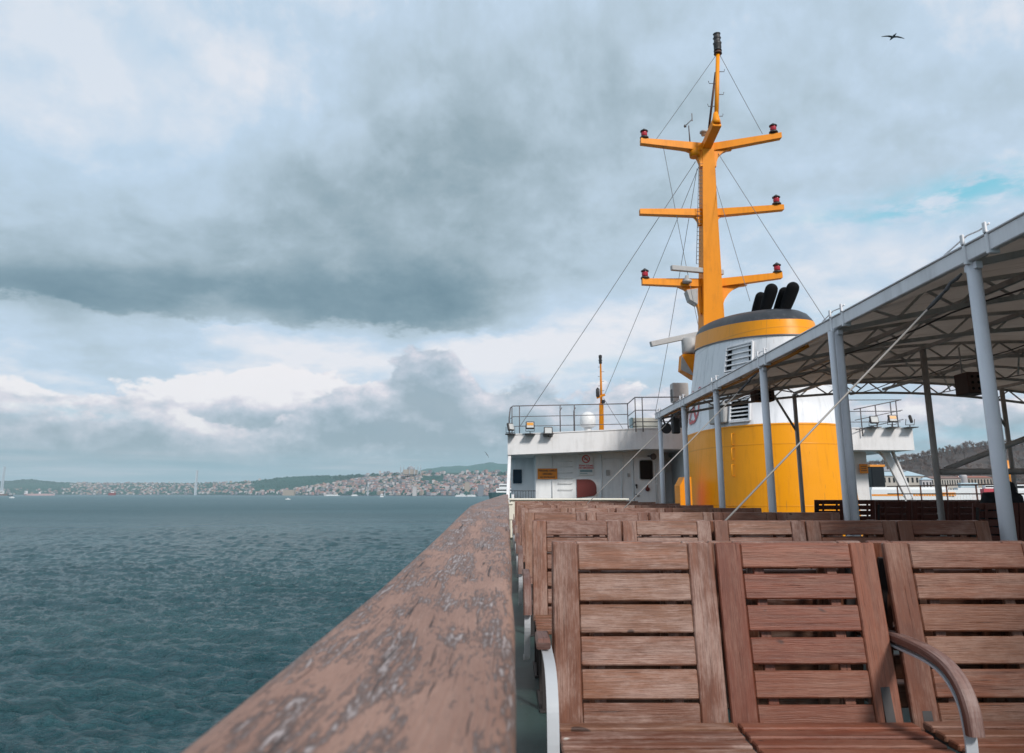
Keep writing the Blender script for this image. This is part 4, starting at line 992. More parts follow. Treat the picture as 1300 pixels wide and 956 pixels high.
# black floodlight and speaker at the canopy corner
c = P(858, 541, 14.9); r = thing('loudspeaker', 'black square loudspeaker hanging at the far corner of the canopy', 'loudspeaker', c); m = MB(); m.box(c, (.15, .16, .30), .02); m.build('cabinet', DARKM, r); m = MB(); m.tube([c+Vector((0, 0, .14)), c+Vector((-.08, 0, .26)), c+Vector((-.1, 0, .33))], .012, 6); m.build('bracket', DARKM, r)
c = P(847, 543, 15.2); r = thing('deck_spotlight', 'dark round spotlight beside the black loudspeaker under the canopy corner', 'lamp', c); m = MB(); m.lathe([(.05, -.10), (.09, -.04), (.11, .06), (.1, .09)], c, 14, (-.5, -.8, -.35)); m.build('housing', DARKM, r); m = MB(); m.tube([c, c+Vector((-.06, 0, .12)), c+Vector((-.1, 0, .25))], .02, 6); m.build('bracket', DARKM, r)

# ------------------------------------------------------------------ funnel
FY = 23.1
def fring(z0, k, b, a, yc, n=72, e=2.25):
    out = []
    for i in range(n):
        t_ = 2*math.pi*i/n; c, s = math.cos(t_), math.sin(t_)
        x = CX+b*math.copysign(abs(c)**(2/e), c); y = yc+a*math.copysign(abs(s)**(2/e), s); out.append((x, y, z0+k*(y-20)))
    return out
FR = [(0, 0, 2.28, 3.62, 23.0), (.9, 0, 2.22, 3.58, 23.0), (1.9, 0, 2.14, 3.54, 23.05), (2.95, 0, 2.04, 3.5, 23.1), (3.6, .02, 1.93, 3.48, 23.15), (4.5, .055, 1.73, 3.45, 23.22), (5.42, .10, 1.52, 3.42, 23.3), (5.88, .115, 1.43, 3.38, 23.36), (5.98, .12, 1.38, 3.3, 23.38), (6.12, .12, 1.28, 3.18, 23.4), (6.22, .12, 1.1, 2.95, 23.4), (6.27, .12, .8, 2.6, 23.4), (6.28, .12, .2, 1.5, 23.4)]
def floft(rings, grow=0.0, cap=False):
    m = MB(); n = 72; base = 0
    for (z0, k, b, a, yc) in rings: m.v += fring(z0, k, b+grow, a+grow, yc)
    for i in range(len(rings)-1):
        for j in range(n): q = (j+1) % n; m.face((i*n+j, i*n+q, (i+1)*n+q, (i+1)*n+j), None, 0, True)
    if cap: m.face([(len(rings)-1)*n+j for j in range(n)])
    return m
fun = thing('ship_funnel', 'huge tapered yellow and white funnel with orange band and black top', 'funnel', (CX, FY, 0))
floft(FR[:4], .0).build('yellow_casing', F_YEL, fun)
wc = floft([FR[3]]+FR[3:7], -.004).build('white_casing', F_WHT, fun)
floft([(2.93, 0, 2.045, 3.505, 23.1), (2.97, 0, 2.038, 3.498, 23.1)], .012).build('seam_bead', F_YEL, fun)
floft(FR[6:8], .022).build('orange_band', F_BAND, fun)
floft([(5.41, .10, 1.525, 3.425, 23.3), (5.44, .10, 1.52, 3.42, 23.3)], .032).build('band_bead', DGREY, fun)
floft(FR[7:], .02, True).build('black_cap', BLACK, fun)
def fsurf(ang, z, out=0.0):
    """point on the funnel side at angle (deg, 0 = starboard, 270 = aft) and deck height"""
    for r0, r1 in zip(FR, FR[1:]):
        f = None
        for _ in (0,):
            t_ = R(ang); c, s = math.cos(t_), math.sin(t_); e = 2.25
            def pt(r): 
                x = CX+(r[2]+out)*math.copysign(abs(c)**(2/e), c); y = r[4]+(r[3]+out)*math.copysign(abs(s)**(2/e), s); return Vector((x, y, r[0]+r[1]*(y-20)))
            a, b = pt(r0), pt(r1)
            if a.z <= z <= b.z: return a.lerp(b, (z-a.z)/(b.z-a.z))
    return pt(FR[6])
def ang_for(xpix, z):
    """angle on the visible side whose surface point projects nearest to photo column xpix"""
    best = None
    for i in range(150, 330):
        p = fsurf(i, z); u = 645+961*p.x/p.y*(1)  # approx column at the horizon
        d = p-Vector((0, 0, EYE)); yc_ = (d.z*cp-d.y*sp)/(d.y*cp+d.z*sp)*F; fw = F*cp-yc_*sp; u = 650 + (p.x/p.y*fw - fw*YAW)
        nrm = Vector((math.cos(R(i))/2, math.sin(R(i))/3.5, 0))
        if nrm.dot(Vector((p.x, p.y, 0))) > 0: continue
        if best is None or abs(u-xpix) < best[0]: best = (abs(u-xpix), i)
    return best[1]
def louvre(xa, xb, z0, z1, n, label_name, deep=.05):
    a0, a1 = ang_for(xa, (z0+z1)/2), ang_for(xb, (z0+z1)/2)
    c00, c10, c01, c11 = fsurf(a0, z0, .02), fsurf(a1, z0, .02), fsurf(a0, z1, .02), fsurf(a1, z1, .02)
    m = MB(); m.quad(c00, c10, c11, c01); g = m.build(label_name, SOOT_SHADE, fun)  # flat black sheet paints in the shade behind the slats
    m = MB(); out = ((c10-c00).cross(c01-c00)).normalized()
    if out.y > 0: out = -out
    for p, q_ in ((c00, c10), (c01, c11), (c00, c01), (c10, c11)): m.bar(p+out*deep*.5, q_+out*deep*.5, .05, deep+.03, .004, up=out)
    for i in range(n):
        f = (i+.55)/n; p, q_ = c00.lerp(c01, f)+out*.03, c10.lerp(c11, f)+out*.03
        hh = (z1-z0)/n; M_up = (out*.75+Vector((0, 0, -.66))).normalized()
        m.bar(p, q_, hh*.12, hh*.62, 0, up=M_up)
    m.build('louvre_slats', F_WHT, g)
louvre(924, 957, 4.50, 5.30, 5, 'louvre')
louvre(929, 954, 2.95+.12, 3.72, 6, 'louvre')
a0, a1 = ang_for(906, 3.3), ang_for(924, 3.3); p, q_ = fsurf(a0, 3.05, .06), fsurf(a1, 3.05, .06); m = MB(); c = (p+q_)/2+Vector((0, -.05, .33)); m.bar(p+Vector((0, -.05, .33)), q_+Vector((0, -.05, .33)), .16, .62, .03); m.build('switch_box', ACG, fun)
for (xa, xb, z) in ((926, 945, .80), (924, 943, .44)):
    a0, a1 = ang_for(xa, z), ang_for(xb, z); p, q_ = fsurf(a0, z, 0), fsurf(a1, z, 0); o1, o2 = fsurf(a0, z, .12), fsurf(a1, z, .12); m = MB(); m.tube([p, o1, o2, q_], .014, 6); m.build('step_rung', F_YEL, fun)
for z in (1.9, 2.35, 2.75):
    a0 = ang_for(932, z); p = fsurf(a0, z, 0); o1 = fsurf(a0, z-.0, .10); o2 = fsurf(a0, z-.3, .10); m = MB(); m.tube([p, o1, o2, fsurf(a0, z-.3, 0)], .012, 6); m.build('pad_eye', F_YEL, fun)
# crossed anchors emblem on the white casing
def strip_on(pts, w, m, ac, zc):
    for (u0, v0), (u1, v1) in zip(pts, pts[1:]):
        d = Vector((u1-u0, v1-v0)); L_ = d.length; d.normalize(); nn = Vector((-d.y, d.x))*w/2; k = max(1, int(L_/.12))
        for i in range(k):
            s0, s1 = i/k, (i+1)/k; q = []
            for s, sg in ((s0, 1), (s0, -1), (s1, -1), (s1, 1)):
                u = u0+(u1-u0)*s+nn.x*sg; v = v0+(v1-v0)*s+nn.y*sg; q.append(fsurf(ac+u*17.5, zc+v, .02))
            m.quad(*q)
for ac in (ang_for(880, 3.65),):
    m = MB()
    for sg in (-1, 1):
        def tr(u, v):
            a = sg*R(38); return (u*math.cos(a)-v*math.sin(a), u*math.sin(a)+v*math.cos(a))
        strip_on([tr(0, -.58), tr(0, .5)], .10, m, ac, 3.85); strip_on([tr(-.22, .34), tr(.22, .34)], .09, m, ac, 3.85)
        arc = [tr(.36*math.sin(R(a)), -.22-.36*math.cos(R(a))) for a in range(-75, 76, 15)]; strip_on(arc, .09, m, ac, 3.85)
        ring = [tr(.09*math.sin(R(a)), .58+.09*math.cos(R(a))) for a in range(0, 361, 45)]; strip_on(ring, .04, m, ac, 3.85)
    m.build('anchor_emblem', REDI, fun)
# exhaust pipes
for (x, y, dx, s) in ((7.62, 22.35, .16, .85), (7.60, 21.45, .20, .98), (7.98, 21.45, .20, .86), (8.04, 21.05, .24, .96)):
    z0 = 6.17+.12*(y-20); m = MB(); pp, rr = [], []
    for k in range(9):
        f = k/8; pp.append(Vector((x+dx*f**.8, y-.28*f**1.3, z0+.72*s*f))); rr.append((.145+.045*math.sin(f*1.8))*s)
    d = Vector((dx*.35, -.22, .55)).normalized(); R0 = rr[-1]
    for a in (20, 40, 60, 75, 86): pp.append(pp[8]+d*R0*math.sin(R(a))); rr.append(R0*math.cos(R(a)))
    m.tube(pp, rr, 18); m.build('exhaust_pipe', SOOT_SHADE, fun)
# small brackets / hanging gear at the right side of the funnel
m = MB(); pts_ = [P(x, y, 21.6) for x, y in ((1049, 497), (1053, 509), (1055, 522), (1060, 530), (1062, 538), (1066, 542))]; m.tube(pts_, [.05, .10, .05, .12, .05, .09], 8); m.tube([P(1058, 515, 21.7), P(1063, 528, 21.7), P(1067, 541, 21.7)], .03, 6)
props(m.build('lifting_tackle', ACG, loc=pts_[-1]), 'grey chain tackle hanging beside the right shoulder of the funnel', 'tackle')
# orange locker left of the funnel foot
c = P(865.5, 622, 22); m = MB(); m.prism([(c.x-.12, 21.7, 0), (c.x+.22, 21.7, 0), (c.x+.22, 21.7, 1.60), (c.x+.02, 21.7, 1.60), (c.x-.12, 21.7, 1.35)], (0, .7, 0)); props(m.build('orange_locker', MASTY, loc=(c.x, 22, 0)), 'narrow orange locker at the left foot of the funnel', 'locker')

# ------------------------------------------------------------------ mast
mast = thing('signal_mast', 'tall orange steel mast with three pairs of crossarms behind the funnel', 'mast', (CX, 28.4, 0))
def mc(z): f = z/14.6; return Vector((CX, 28.5-1.5*f, z))
def box_loft(m, secs):
    base = len(m.v)
    for (c, wx_, wy_) in secs:
        for sx_, sy_ in ((-1, -1), (1, -1), (1, 1), (-1, 1)): m.v.append((c.x+sx_*wx_/2, c.y+sy_*wy_/2, c.z))
    for i in range(len(secs)-1):
        for j in range(4): k = (j+1) % 4; m.face((base+i*4+j, base+i*4+k, base+(i+1)*4+k, base+(i+1)*4+j))
    m.face([base+j for j in range(4)][::-1]); m.face([base+(len(secs)-1)*4+j for j in range(4)])
mtop = P(897, 183, 27.0).z
m = MB(); box_loft(m, [(mc(0), 1.30, 1.4), (mc(6), .88, .95), (mc(9.2), .70, .75), (mc(12), .56, .60), (mc(mtop), .44, .5)]); column = m.build('column', MASTY, mast)
def arm_(xl, yl, xr, yr, ym, xm_l, xm_r, Z, th):
    for (x, y, xm) in ((xl, yl, xm_l), (xr, yr, xm_r)):
        tip = P(x, y, Z-.5); root = P(xm, ym, Z); d = (tip-root)
        m = MB(); sg = 1 if x > 900 else -1
        root2 = root-d.normalized()*.1
        n = len(m.v); hw = .16
        for (p, t0, w) in ((root2, th*1.15, hw), (tip, th*.8, hw*.8)):
            for sy_, sz_ in ((-1, -1), (1, -1), (1, 1), (-1, 1)): m.v.append((p.x, p.y+sy_*w, p.z+sz_*t0/2))
        for j in range(4): k = (j+1) % 4; m.face((n+j, n+k, n+4+k, n+4+j))
        m.face((n, n+1, n+2, n+3)); m.face((n+7, n+6, n+5, n+4))
        a = m.build('crossarm', MASTY, mast)
        # gusset
        g = 1.25 if th > .275 else (.8 if th > .26 else .45)
        m = MB(); o = []
        for k in range(7):
            f = k/6; ang = R(90)*f; o.append(root+Vector((sg*(.06+.85*g*(1-math.sin(ang))), 0, -.08-.95*g*(1-math.cos(ang)))))
        o = [root+Vector((sg*.75*g, 0, -.06))] + o + [root+Vector((-sg*.05, 0, -.10-.85*g)), root+Vector((-sg*.05, 0, -.05))]
        m.prism([p-Vector((0, .12, 0)) for p in o], (0, .24, 0)); m.build('gusset', MASTY, mast)
arm_(813, 180, 991, 173, 188, 889, 905, 26.95, .27)
arm_(812, 269.5, 994, 264, 271, 888, 907, 27.3, .25)
arm_(815, 358, 992, 350, 360, 887, 911, 27.6, .28)
# top boom, pole, brace
a, b = P(896, 187, 26.9), P(910, 156, 25.7); m = MB(); m.bar(a, b, .34, .30, .02); m.build('boom', MASTY, mast)
pb_, pt_ = P(909.3, 156, 25.75), P(911.5, 62, 25.9); m = MB(); m.lathe([(.17, -.05), (.15, .1), (.085, .42)], pb_, 10); m.tube([pb_, pt_], [.085, .075], 10); pole = m.build('topmast', MASTY, mast)
m = MB(); m.cyl(P(900, 163, 26.6), P(908.5, 92, 26.1), .045, .045, 8); m.build('topmast_brace', BROWN, mast)
m = MB()
for (x, y, sg) in ((913, 91, 1), (905, 106, -1), (912, 120, 1), (904, 135, -1), (911, 147.5, 1)):
    c = P(911-(y-65)*.035, y, 25.8); m.tube([c, c+Vector((sg*.28, 0, 0)), c+Vector((sg*.30, 0, .1))], .014, 5)
m.build('climbing_pegs', DGREY, mast)
m = MB(); tp = P(911.2, 65, 25.9); m.lathe([(.16, 0), (.13, .08), (.15, .12), (.15, .30), (.17, .34), (.13, .36), (.13, .52), (.16, .56), (.13, .60), (.12, .72), (.15, .74), (.02, .80)], tp, 12); m.build('masthead_light', DARKM, mast)
m = MB(); m.lathe([(.16, -.12), (.13, 0.0)], tp, 12); m.build('light_base', BROWN, mast)
# red lamps on arms
for (x, y, Z, i) in ((818, 176, 26.45, 0), (982, 169, 26.45, 1), (986, 260, 26.8, 2), (819, 354, 27.1, 3), (987, 346.5, 27.1, 4)):
    c = P(x, y, Z); r = thing('navigation_lamp', ['red navigation lamp on the top left crossarm tip', 'red navigation lamp on the top right crossarm tip', 'red navigation lamp on the middle right crossarm tip', 'red navigation lamp on the lowest left crossarm tip', 'red navigation lamp on the lowest right crossarm tip'][i], 'lamp', c, 'red navigation lamps on the mast arms')
    m = MB(); m.lathe([(.17, 0), (.17, .05), (.12, .09)], c, 12); m.build('base', DARKM, r)
    m = MB(); m.lathe([(.12, .09), (.115, .14), (.125, .18), (.115, .24), (.12, .28)], c, 12); m.build('lens', LENS_R, r)
    m = MB(); m.lathe([(.15, .28), (.15, .32), (.09, .36), (.04, .40), (.01, .42)], c, 12); m.build('cap', DARKM, r)
# anemometer
c = P(876, 181, 26.8); r = thing('wind_sensor', 'thin grey wind vane standing on the left top crossarm', 'wind vane', c); m = MB(); m.cyl(c, c+Vector((-.02, 0, .72)), .028, .022, 6); m.build('pole', DGREY, r)
m = MB(); h = c+Vector((-.02, 0, .72)); m.cyl(h+Vector((-.14, 0, -.02)), h+Vector((.14, 0, .26)), .02, .02, 6); m.box(h+Vector((.15, 0, .36)), (.04, .012, .34), .004); m.lathe([(.05, -.04), (.05, .04)], h+Vector((-.14, 0, -.02)), 8); m.build('vane', DGREY, r)
c = P(893.5, 172, 27.1); m = MB(); m.lathe([(.1, 0), (.1, .10), (.16, .11), (.15, .17), (.05, .22)], c, 12); props(m.build('small_dome_sensor', ACG, loc=c), 'small grey dome sensor at the mast head left of the boom', 'sensor')
# block under the crossarm, ladder
m = MB(); c = P(882, 196, 26.9); m.lathe([(.20, -.12), (.22, .05), (.2, .2)], c, 10); m.build('cable_drum', MASTY, mast)
lad = MB(); p0, p1 = P(887.3, 208, 26.75), P(884, 335, 27.3); lad.cyl(p0, p1, .012, .012, 5)
for k in range(26): c = p0.lerp(p1, k/25); lad.cyl(c, c+Vector((.16, 0, 0)), .01, .01, 5)
lad.build('ladder', DGREY, mast)
# radars
def radar(cx_, cy_, Z, xl, yl, xr, yr, label, zdrum):
    l_, r_ = P(xl, yl, Z-.3), P(xr, yr, Z+.3); c = P(cx_, cy_, Z); rd = thing('radar', label, 'radar', c)
    m = MB(); m.bar(l_, r_, .16, .20, .02); m.build('scanner_bar', ACG, rd); m = MB(); m.lathe([(.17, -zdrum), (.18, -.12), (.09, -.10), (.07, .06)], c, 14); m.build('turning_unit', ACG, rd); return rd
radar(872, 352, 27.2, 852, 340, 918, 346, 'upper radar scanner bar behind the lowest crossarms', .22)
radar(878.5, 430, 27.0, 826, 437, 893, 423, 'lower radar scanner bar above the orange bracket left of the funnel top', .5)
# orange bracket platform below lower radar
tl, tr_, bt = P(866.5, 449.5, 26.7), P(890, 449.5, 26.7), P(888, 482, 26.9); m = MB()
m.prism([tl, tr_, bt, P(880, 479, 26.9), P(865, 469, 26.8)], (0, .55, 0)); m.build('radar_bracket', MASTY, mast)
m = MB(); m.prism([P(865.5, 451, 26.66), P(882, 478, 26.8), P(864.5, 469, 26.72)], (0, .03, 0)); m.build('bracket_web', ACG, mast)
m = MB(); m.lathe([(.30, 0), (.32, .1), (.32, .55), (.26, .62)], P(877, 450, 27.0), 14); m.build('radar_pedestal', ACG, mast)
m = MB(); m.prism([P(872, 368, 27.4), P(886, 366, 27.4), P(886, 386, 27.4), P(876, 380, 27.4)], (0, .5, 0)); m.build('upper_radar_bracket', ACG, mast)
# stays
def wire(pts, label, r=.011):
    p = [Vector(q) for q in pts]; m = MB()
    for a, b in zip(p, p[1:]): m.tube([a, a.lerp(b, .5)-Vector((0, 0, (b-a).length*.004)), b], r, 5, False)
    props(m.build('mast_stay', WIRE, loc=p[-1]), label, 'wire stay')
wire([P(883, 205, 26.9), P(659, 543, 29.4)], 'longest wire stay from the mast head down to the left wing railing', .013)
wire([P(889, 207, 27.0), P(768, 500, 33)], 'wire stay from the mast head to the small forward mast')
wire([P(885, 214, 27.0), P(849, 430, 30), P(832, 524, 31)], 'wire stay running steeply down left of the mast')
wire([P(842, 186, 26.6), P(868, 322, 27.2), P(888, 421, 27.2)], 'signal halyard from the left top crossarm to the lower radar')
wire([P(910, 192, 26.9), P(1047, 405, 23), P(1072, 445, 22.6)], 'wire stay from the mast head down to the right over the canopy')
wire([P(908, 215, 27.0), P(909, 235, 27.0), P(952, 382, 24.5)], 'wire stay from the mast down to the funnel top')
wire([P(909, 70, 25.9), P(833, 177, 26.5)], 'short wire from the topmast to the left top crossarm')
wire([P(914, 70, 25.9), P(968, 170, 26.5)], 'short wire from the topmast to the right top crossarm')
wire([P(766, 505, 33), P(793, 548, 30)], 'short wire from the small forward mast to the bridge roof')

# ------------------------------------------------------------------ bridge (wheelhouse)
BZ = 29.2; brg = thing('wheelhouse', 'white bridge deckhouse spanning the ship under an overhanging roof wing', 'deckhouse', (CX, 31, 0))
def zz(x, y, Z): return P(x, y, Z).z
xl = P(644.5, 560, BZ).x; xr = P(1160, 560, BZ).x
tl_, bl_ = zz(645, 552.5, BZ), zz(645, 577.5, BZ); tm, bm_ = zz(820, 544.5, BZ), zz(820, 570, BZ); tr2, br2 = zz(1120, 544, BZ), zz(1120, 571.5, BZ)
xm = P(820, 560, BZ).x; x2 = P(862, 560, BZ).x
m = MB()
m.prism([(xl, BZ, bl_), (xm, BZ, bm_), (xr, BZ, br2), (xr, BZ, tr2), (xm, BZ, tm), (xl, BZ, tl_)], (0, .10, 0))
m.prism([(xl, BZ+.1, bl_), (xm, BZ+.1, bm_), (xr, BZ+.1, br2), (xr, BZ+.1, br2+.08), (xm, BZ+.1, bm_+.08), (xl, BZ+.1, bl_+.08)], (0, 6.4, 0))
m.prism([(xl, BZ+.1, tl_-.1), (xm, BZ+.1, tm-.1), (xr, BZ+.1, tr2-.1), (xr, BZ+.1, tr2-.02), (xm, BZ+.1, tm-.02), (xl, BZ+.1, tl_-.02)], (0, 6.4, 0))
m.prism([(xl, BZ+.1, bl_+.08), (xl+.08, BZ+.1, bl_+.08), (xl+.08, BZ+.1, tl_-.1), (xl, BZ+.1, tl_-.1)], (0, 6.4, 0))
m.prism([(xr-.08, BZ+.1, br2+.08), (xr, BZ+.1, br2+.08), (xr, BZ+.1, tr2-.1), (xr-.08, BZ+.1, tr2-.1)], (0, 6.4, 0))
m.build('roof_wing', WHITE, brg)
m = MB(); m.prism([(xl-.02, BZ-.03, tl_), (xm, BZ-.03, tm), (xr+.02, BZ-.03, tr2), (xr+.02, BZ-.03, tr2+.04), (xm, BZ-.03, tm+.04), (xl-.02, BZ-.03, tl_+.04)], (0, .2, 0)); m.build('roof_lip', WHITE, brg)
# lower walls
WY = 30.6
def wx_(x, Z=WY): return P(x, 600, Z).x
m = MB(); m.box(((wx_(680)+wx_(842))/2, WY+.05, 1.55), (wx_(842)-wx_(680), .10, 3.2)); m.box((wx_(680)+.05, WY+1.2, 1.55), (.1, 2.2, 3.2)); m.box((wx_(842)-.05, WY+.9, 1.55), (.1, 1.6, 3.2)); aft = m.build('aft_wall', WHITE2, brg)
m = MB(); m.box(((xl+.15+wx_(682, 32.9))/2, 32.9, 1.55), (wx_(682, 32.9)-xl-.15, .1, 3.2)); m.build('side_wall', WHITE2, brg)
m = MB(); m.box(((wx_(842)+wx_(870))/2, 32.2, 1.55), (1.6, .1, 3.2)); m.box((wx_(867)-.02, 30.9, 1.55), (.20, 2.6, 3.2), .02); m.build('inner_wall', WHITE2, brg)
m = MB(); a, b = P(647, 577, BZ+.2), P(644.5, 640, BZ-1.2); m.bar(b, a, .12, .16, .01); m.build('wing_column', WHITE, brg)
m = MB(); m.box((xl+.20, 31, .55), (.1, 4, 1.1)); m.build('bulwark_side', WHITE2, brg)
xa, xb = P(1088, 600, 30.6).x, P(1103.5, 600, 30.6).x; m = MB(); m.box(((CX+2+xb)/2, 33, 1.6), (xb-CX-2, 4.6, 3.2), .02); m.build('starboard_house', WHITE, brg)
# window at left recess
m = MB(); c = P(657, 605, 32.83); m.box(c, (.40, .03, .62), .05); m.build('window', GLASSB, brg)
def ring_frame(c, w, h, rr, th, mat, parent, name):
    m = MB(); o, q = [], []
    for (sx_, sz_, a0) in ((1, 1, 0), (-1, 1, 90), (-1, -1, 180), (1, -1, 270)):
        for k in range(0, 91, 30):
            o.append(Vector((c.x+sx_*(w-rr)+rr*math.cos(R(a0+k)), c.y, c.z+sz_*(h-rr)+rr*math.sin(R(a0+k)))))
    m.tube(o+[o[0]], th, 6, False); return m.build(name, mat, parent)
ring_frame(P(657, 605, 32.80), .21, .32, .05, .018, WHITE2, brg, 'window_frame')
m = MB()
for (x, y0, y1) in ((701, 577, 634), (764, 577, 634), (790, 577, 634)): m = MB(); m.cyl(P(x, y0, WY-.03), P(x, y1, WY-.03), .018, .018, 6); m.build('conduit', WHITE2, brg)
m = MB(); m.tube([P(764, 583, WY-.04), P(780, 582, WY-.04), P(800, 581, WY-.04), P(824, 580, WY-.06)], .014, 6); m.build('conduit', WHITE2, brg)
m = MB(); m.box(P(772, 600, WY-.05), (.16, .08, .22), .01); m.box(P(798, 603, WY-.05), (.10, .06, .14), .01); m.build('junction_box', ACG, brg)
# ladder rungs on the wall
m = MB()
for y in (586, 592.5, 600, 606.5, 613, 621): c = P(718, y, WY-.08); m.tube([c+Vector((-.28, .08, 0)), c+Vector((-.28, 0, 0)), c+Vector((.28, 0, 0)), c+Vector((.28, .08, 0))], .012, 6)
m.build('wall_rungs', WHITE2, brg)
# oxide red rounded hatch
a = P(732, 608.5, WY-.01); b = P(757.5, 632, WY-.01); m = MB(); w_ = b.x-a.x; h_ = a.z-b.z; rr_ = .34; o = [(a.x, a.y, b.z), (b.x, a.y, b.z+.1)]
o += [(b.x-rr_+rr_*math.cos(R(k)), a.y, a.z-rr_+rr_*math.sin(R(k))) for k in range(0, 91, 15)] + [(a.x, a.y, a.z)]
m.prism(o, (0, -.04, 0)); m.build('red_hatch', OXIDE, brg)
# door with window
c0, c1 = P(804, 580, WY), P(833, 640, WY); m = MB(); m.box(((c0.x+c1.x)/2, WY-.02, (c0.z+.1)/2), (c1.x-c0.x, .05, c0.z-.1), .02); door = m.build('door', WHITE2, brg)
c = P(820.5, 596.5, WY-.06); m = MB(); w_, h_, r_ = .26, .38, .07; o = []
for (sx_, sz_, a0) in ((1, 1, 0), (-1, 1, 90), (-1, -1, 180), (1, -1, 270)):
    for k in range(0, 91, 30): o.append((c.x+sx_*(w_-r_)+r_*math.cos(R(a0+k)), c.y, c.z+sz_*(h_-r_)+r_*math.sin(R(a0+k))))
m.prism(o, (0, .03, 0)); m.build('door_window', GLASS, door); ring_frame(c+Vector((0, -.005, 0)), .275, .395, .08, .018, ACG, door, 'window_gasket')
m = MB(); m.tube([Vector((c0.x-.04, WY-.03, .1)), Vector((c0.x-.04, WY-.03, c0.z+.04)), Vector((c1.x+.04, WY-.03, c0.z+.04)), Vector((c1.x+.04, WY-.03, .1))], .03, 6); [m.box((c1.x+.02, WY-.06, z_), (.10, .04, .07), .01) for z_ in (.6, 1.5, 2.3)]; m.build('door_frame', WHITE2, brg)
m = MB(); c = P(808, 616, WY-.06); m.lathe([(.05, 0), (.04, .05)], c, 10, (0, -1, 0)); m.box(c+Vector((0, -.05, -.05)), (.05, .03, .16), .01); m.tube([P(807, 627, WY-.05), P(810, 630, WY-.1), P(812, 629, WY-.1)], .02, 6); m.build('door_handle', DARKM, door)
m = MB(); c = P(822, 621, WY-.08); m.lathe([(.09, 0), (.09, .05), (.03, .09)], c, 12, (0, -1, 0)); m.box(c+Vector((0, -.02, .14)), (.05, .05, .12), .01); props(m.build('fire_valve', OXIDE, loc=c), 'small dark red valve wheel on the white door below its black window', 'valve')
m = MB(); c = P(828, 579, WY-.12); m.lathe([(.10, 0), (.14, .08), (.12, .14)], c, 10, (.4, -1, -.3)); m.box(c+Vector((-.1, 0, 0)), (.2, .06, .05), .01); props(m.build('bulkhead_lamp', DGREY, loc=c), 'dark grey bulkhead lamp above the black door window', 'lamp')
m = MB(); c = P(851, 578, 32.0); m.lathe([(.08, 0), (.10, .08)], c, 10, (0, -1, 0)); props(m.build('bulkhead_lamp', TEALI, loc=c), 'small teal lamp in the dim passage left of the funnel', 'lamp')
m = MB(); m.cyl(P(856, 582, 31.9), P(857, 610, 31.9), .025, .025, 6); props(m.build('passage_pipe', DARKM, loc=P(857, 610, 31.9)), 'thin dark vertical pipe in the passage left of the funnel', 'pipe')
m = MB(); a = P(647, 626, 30.2); 
for k in range(9): x = a.x+.1+.11*k; m.cyl((x, 30.4, .7), (x, 30.4, EYE+.12), .008, .008, 5)
m.cyl((a.x+.05, 30.4, EYE+.12), (a.x+1.05, 30.4, EYE+.12), .014, .014, 6); props(m.build('passage_railing', DARKM, loc=(a.x+.5, 30.4, 0)), 'low dark railing in the recess below the left window', 'railing')
# signs
c = P(695, 601.5, WY-.04); r = thing('notice_board', 'orange notice board with three dark lines of writing on the white wall', 'sign', c); m = MB(); m.box(c, (.80, .025, .42), .005); m.build('panel', ORSIGN, r)
text_part('PERSONEL HARİCİ', .085, c+Vector((0, -.016, .12)), INK, r, bold=.003); text_part('GİRİLMEZ', .085, c+Vector((0, -.016, -.01)), INK, r, bold=.003); text_part('NO ENTRANCE', .085, c+Vector((0, -.016, -.14)), INK, r, bold=.003)
c = P(744, 590, WY-.04); r = thing('no_smoking_sign', 'white no smoking sign with a red ring above red lettering', 'sign', c); m = MB(); m.box(c, (.60, .02, .86), .005); m.build('panel', SIGNW, r)
m = MB(); rc = c+Vector((0, -.014, .23)); n = 24
for k in range(n):
    a0, a1 = 2*math.pi*k/n, 2*math.pi*(k+1)/n; m.quad(*[rc+Vector((rad_*math.cos(a), 0, rad_*math.sin(a))) for rad_, a in ((.12, a0), (.165, a0), (.165, a1), (.12, a1))][::-1])
m.bar(rc+Vector((-.10, -.003, .10)), rc+Vector((.10, -.003, -.10)), .004, .035, up=(1, 0, 1)); m.build('red_ring', REDI, r)
m = MB(); m.box(rc+Vector((-.01, -.0, -.005)), (.15, .006, .03)); m.box(rc+Vector((.05, 0, .045)), (.012, .006, .05)); m.build('cigarette', INK, r)
text_part('SİGARA İÇİLMEZ', .075, c+Vector((0, -.014, -.04)), REDI, r, bold=.004); text_part('NO SMOKING', .095, c+Vector((0, -.014, -.13)), REDI, r, bold=.004)
m = MB(); m.box(c+Vector((0, -.012, -.25)), (.50, .006, .10)); m.box(c+Vector((-.1, -.012, -.36)), (.30, .006, .03)); m.build('text_strip', TEALI, r)
c = P(1096.5, 595, 30.55); r = thing('notice_board', 'small orange notice board on the white deckhouse right of the funnel', 'sign', c); m = MB(); m.box(c, (.34, .025, .38), .005); m.build('panel', ORSIGN, r)
m = MB(); m.box(c+Vector((0, -.015, .08)), (.24, .006, .03)); m.box(c+Vector((0, -.015, 0)), (.20, .006, .03)); m.box(c+Vector((0, -.015, -.08)), (.24, .006, .03)); m.build('text_lines', INK, r)
# right wing strut
m = MB(); a, b = P(1122, 571, 30.2), P(1155, 634, 30.2); m.bar(a, b, .30, .14, .02, up=(0, 1, 0)); m.bar(a+Vector((.32, 0, 0)), b+Vector((.12, 0, 0)), .07, .2, .01, up=(0, 1, 0)); m.build('wing_strut', WHITE, brg)
m = MB(); o = [P(1103, 571.5, 30.3)]+[P(1103+24*math.sin(R(k)), 596-24*math.cos(R(k)), 30.3) for k in range(10, 91, 10)]+[P(1137, 592, 30.3), P(1128, 571.5, 30.3)]; m.prism(o, (0, .08, 0)); m.build('bracket_plate', WHITE, brg)

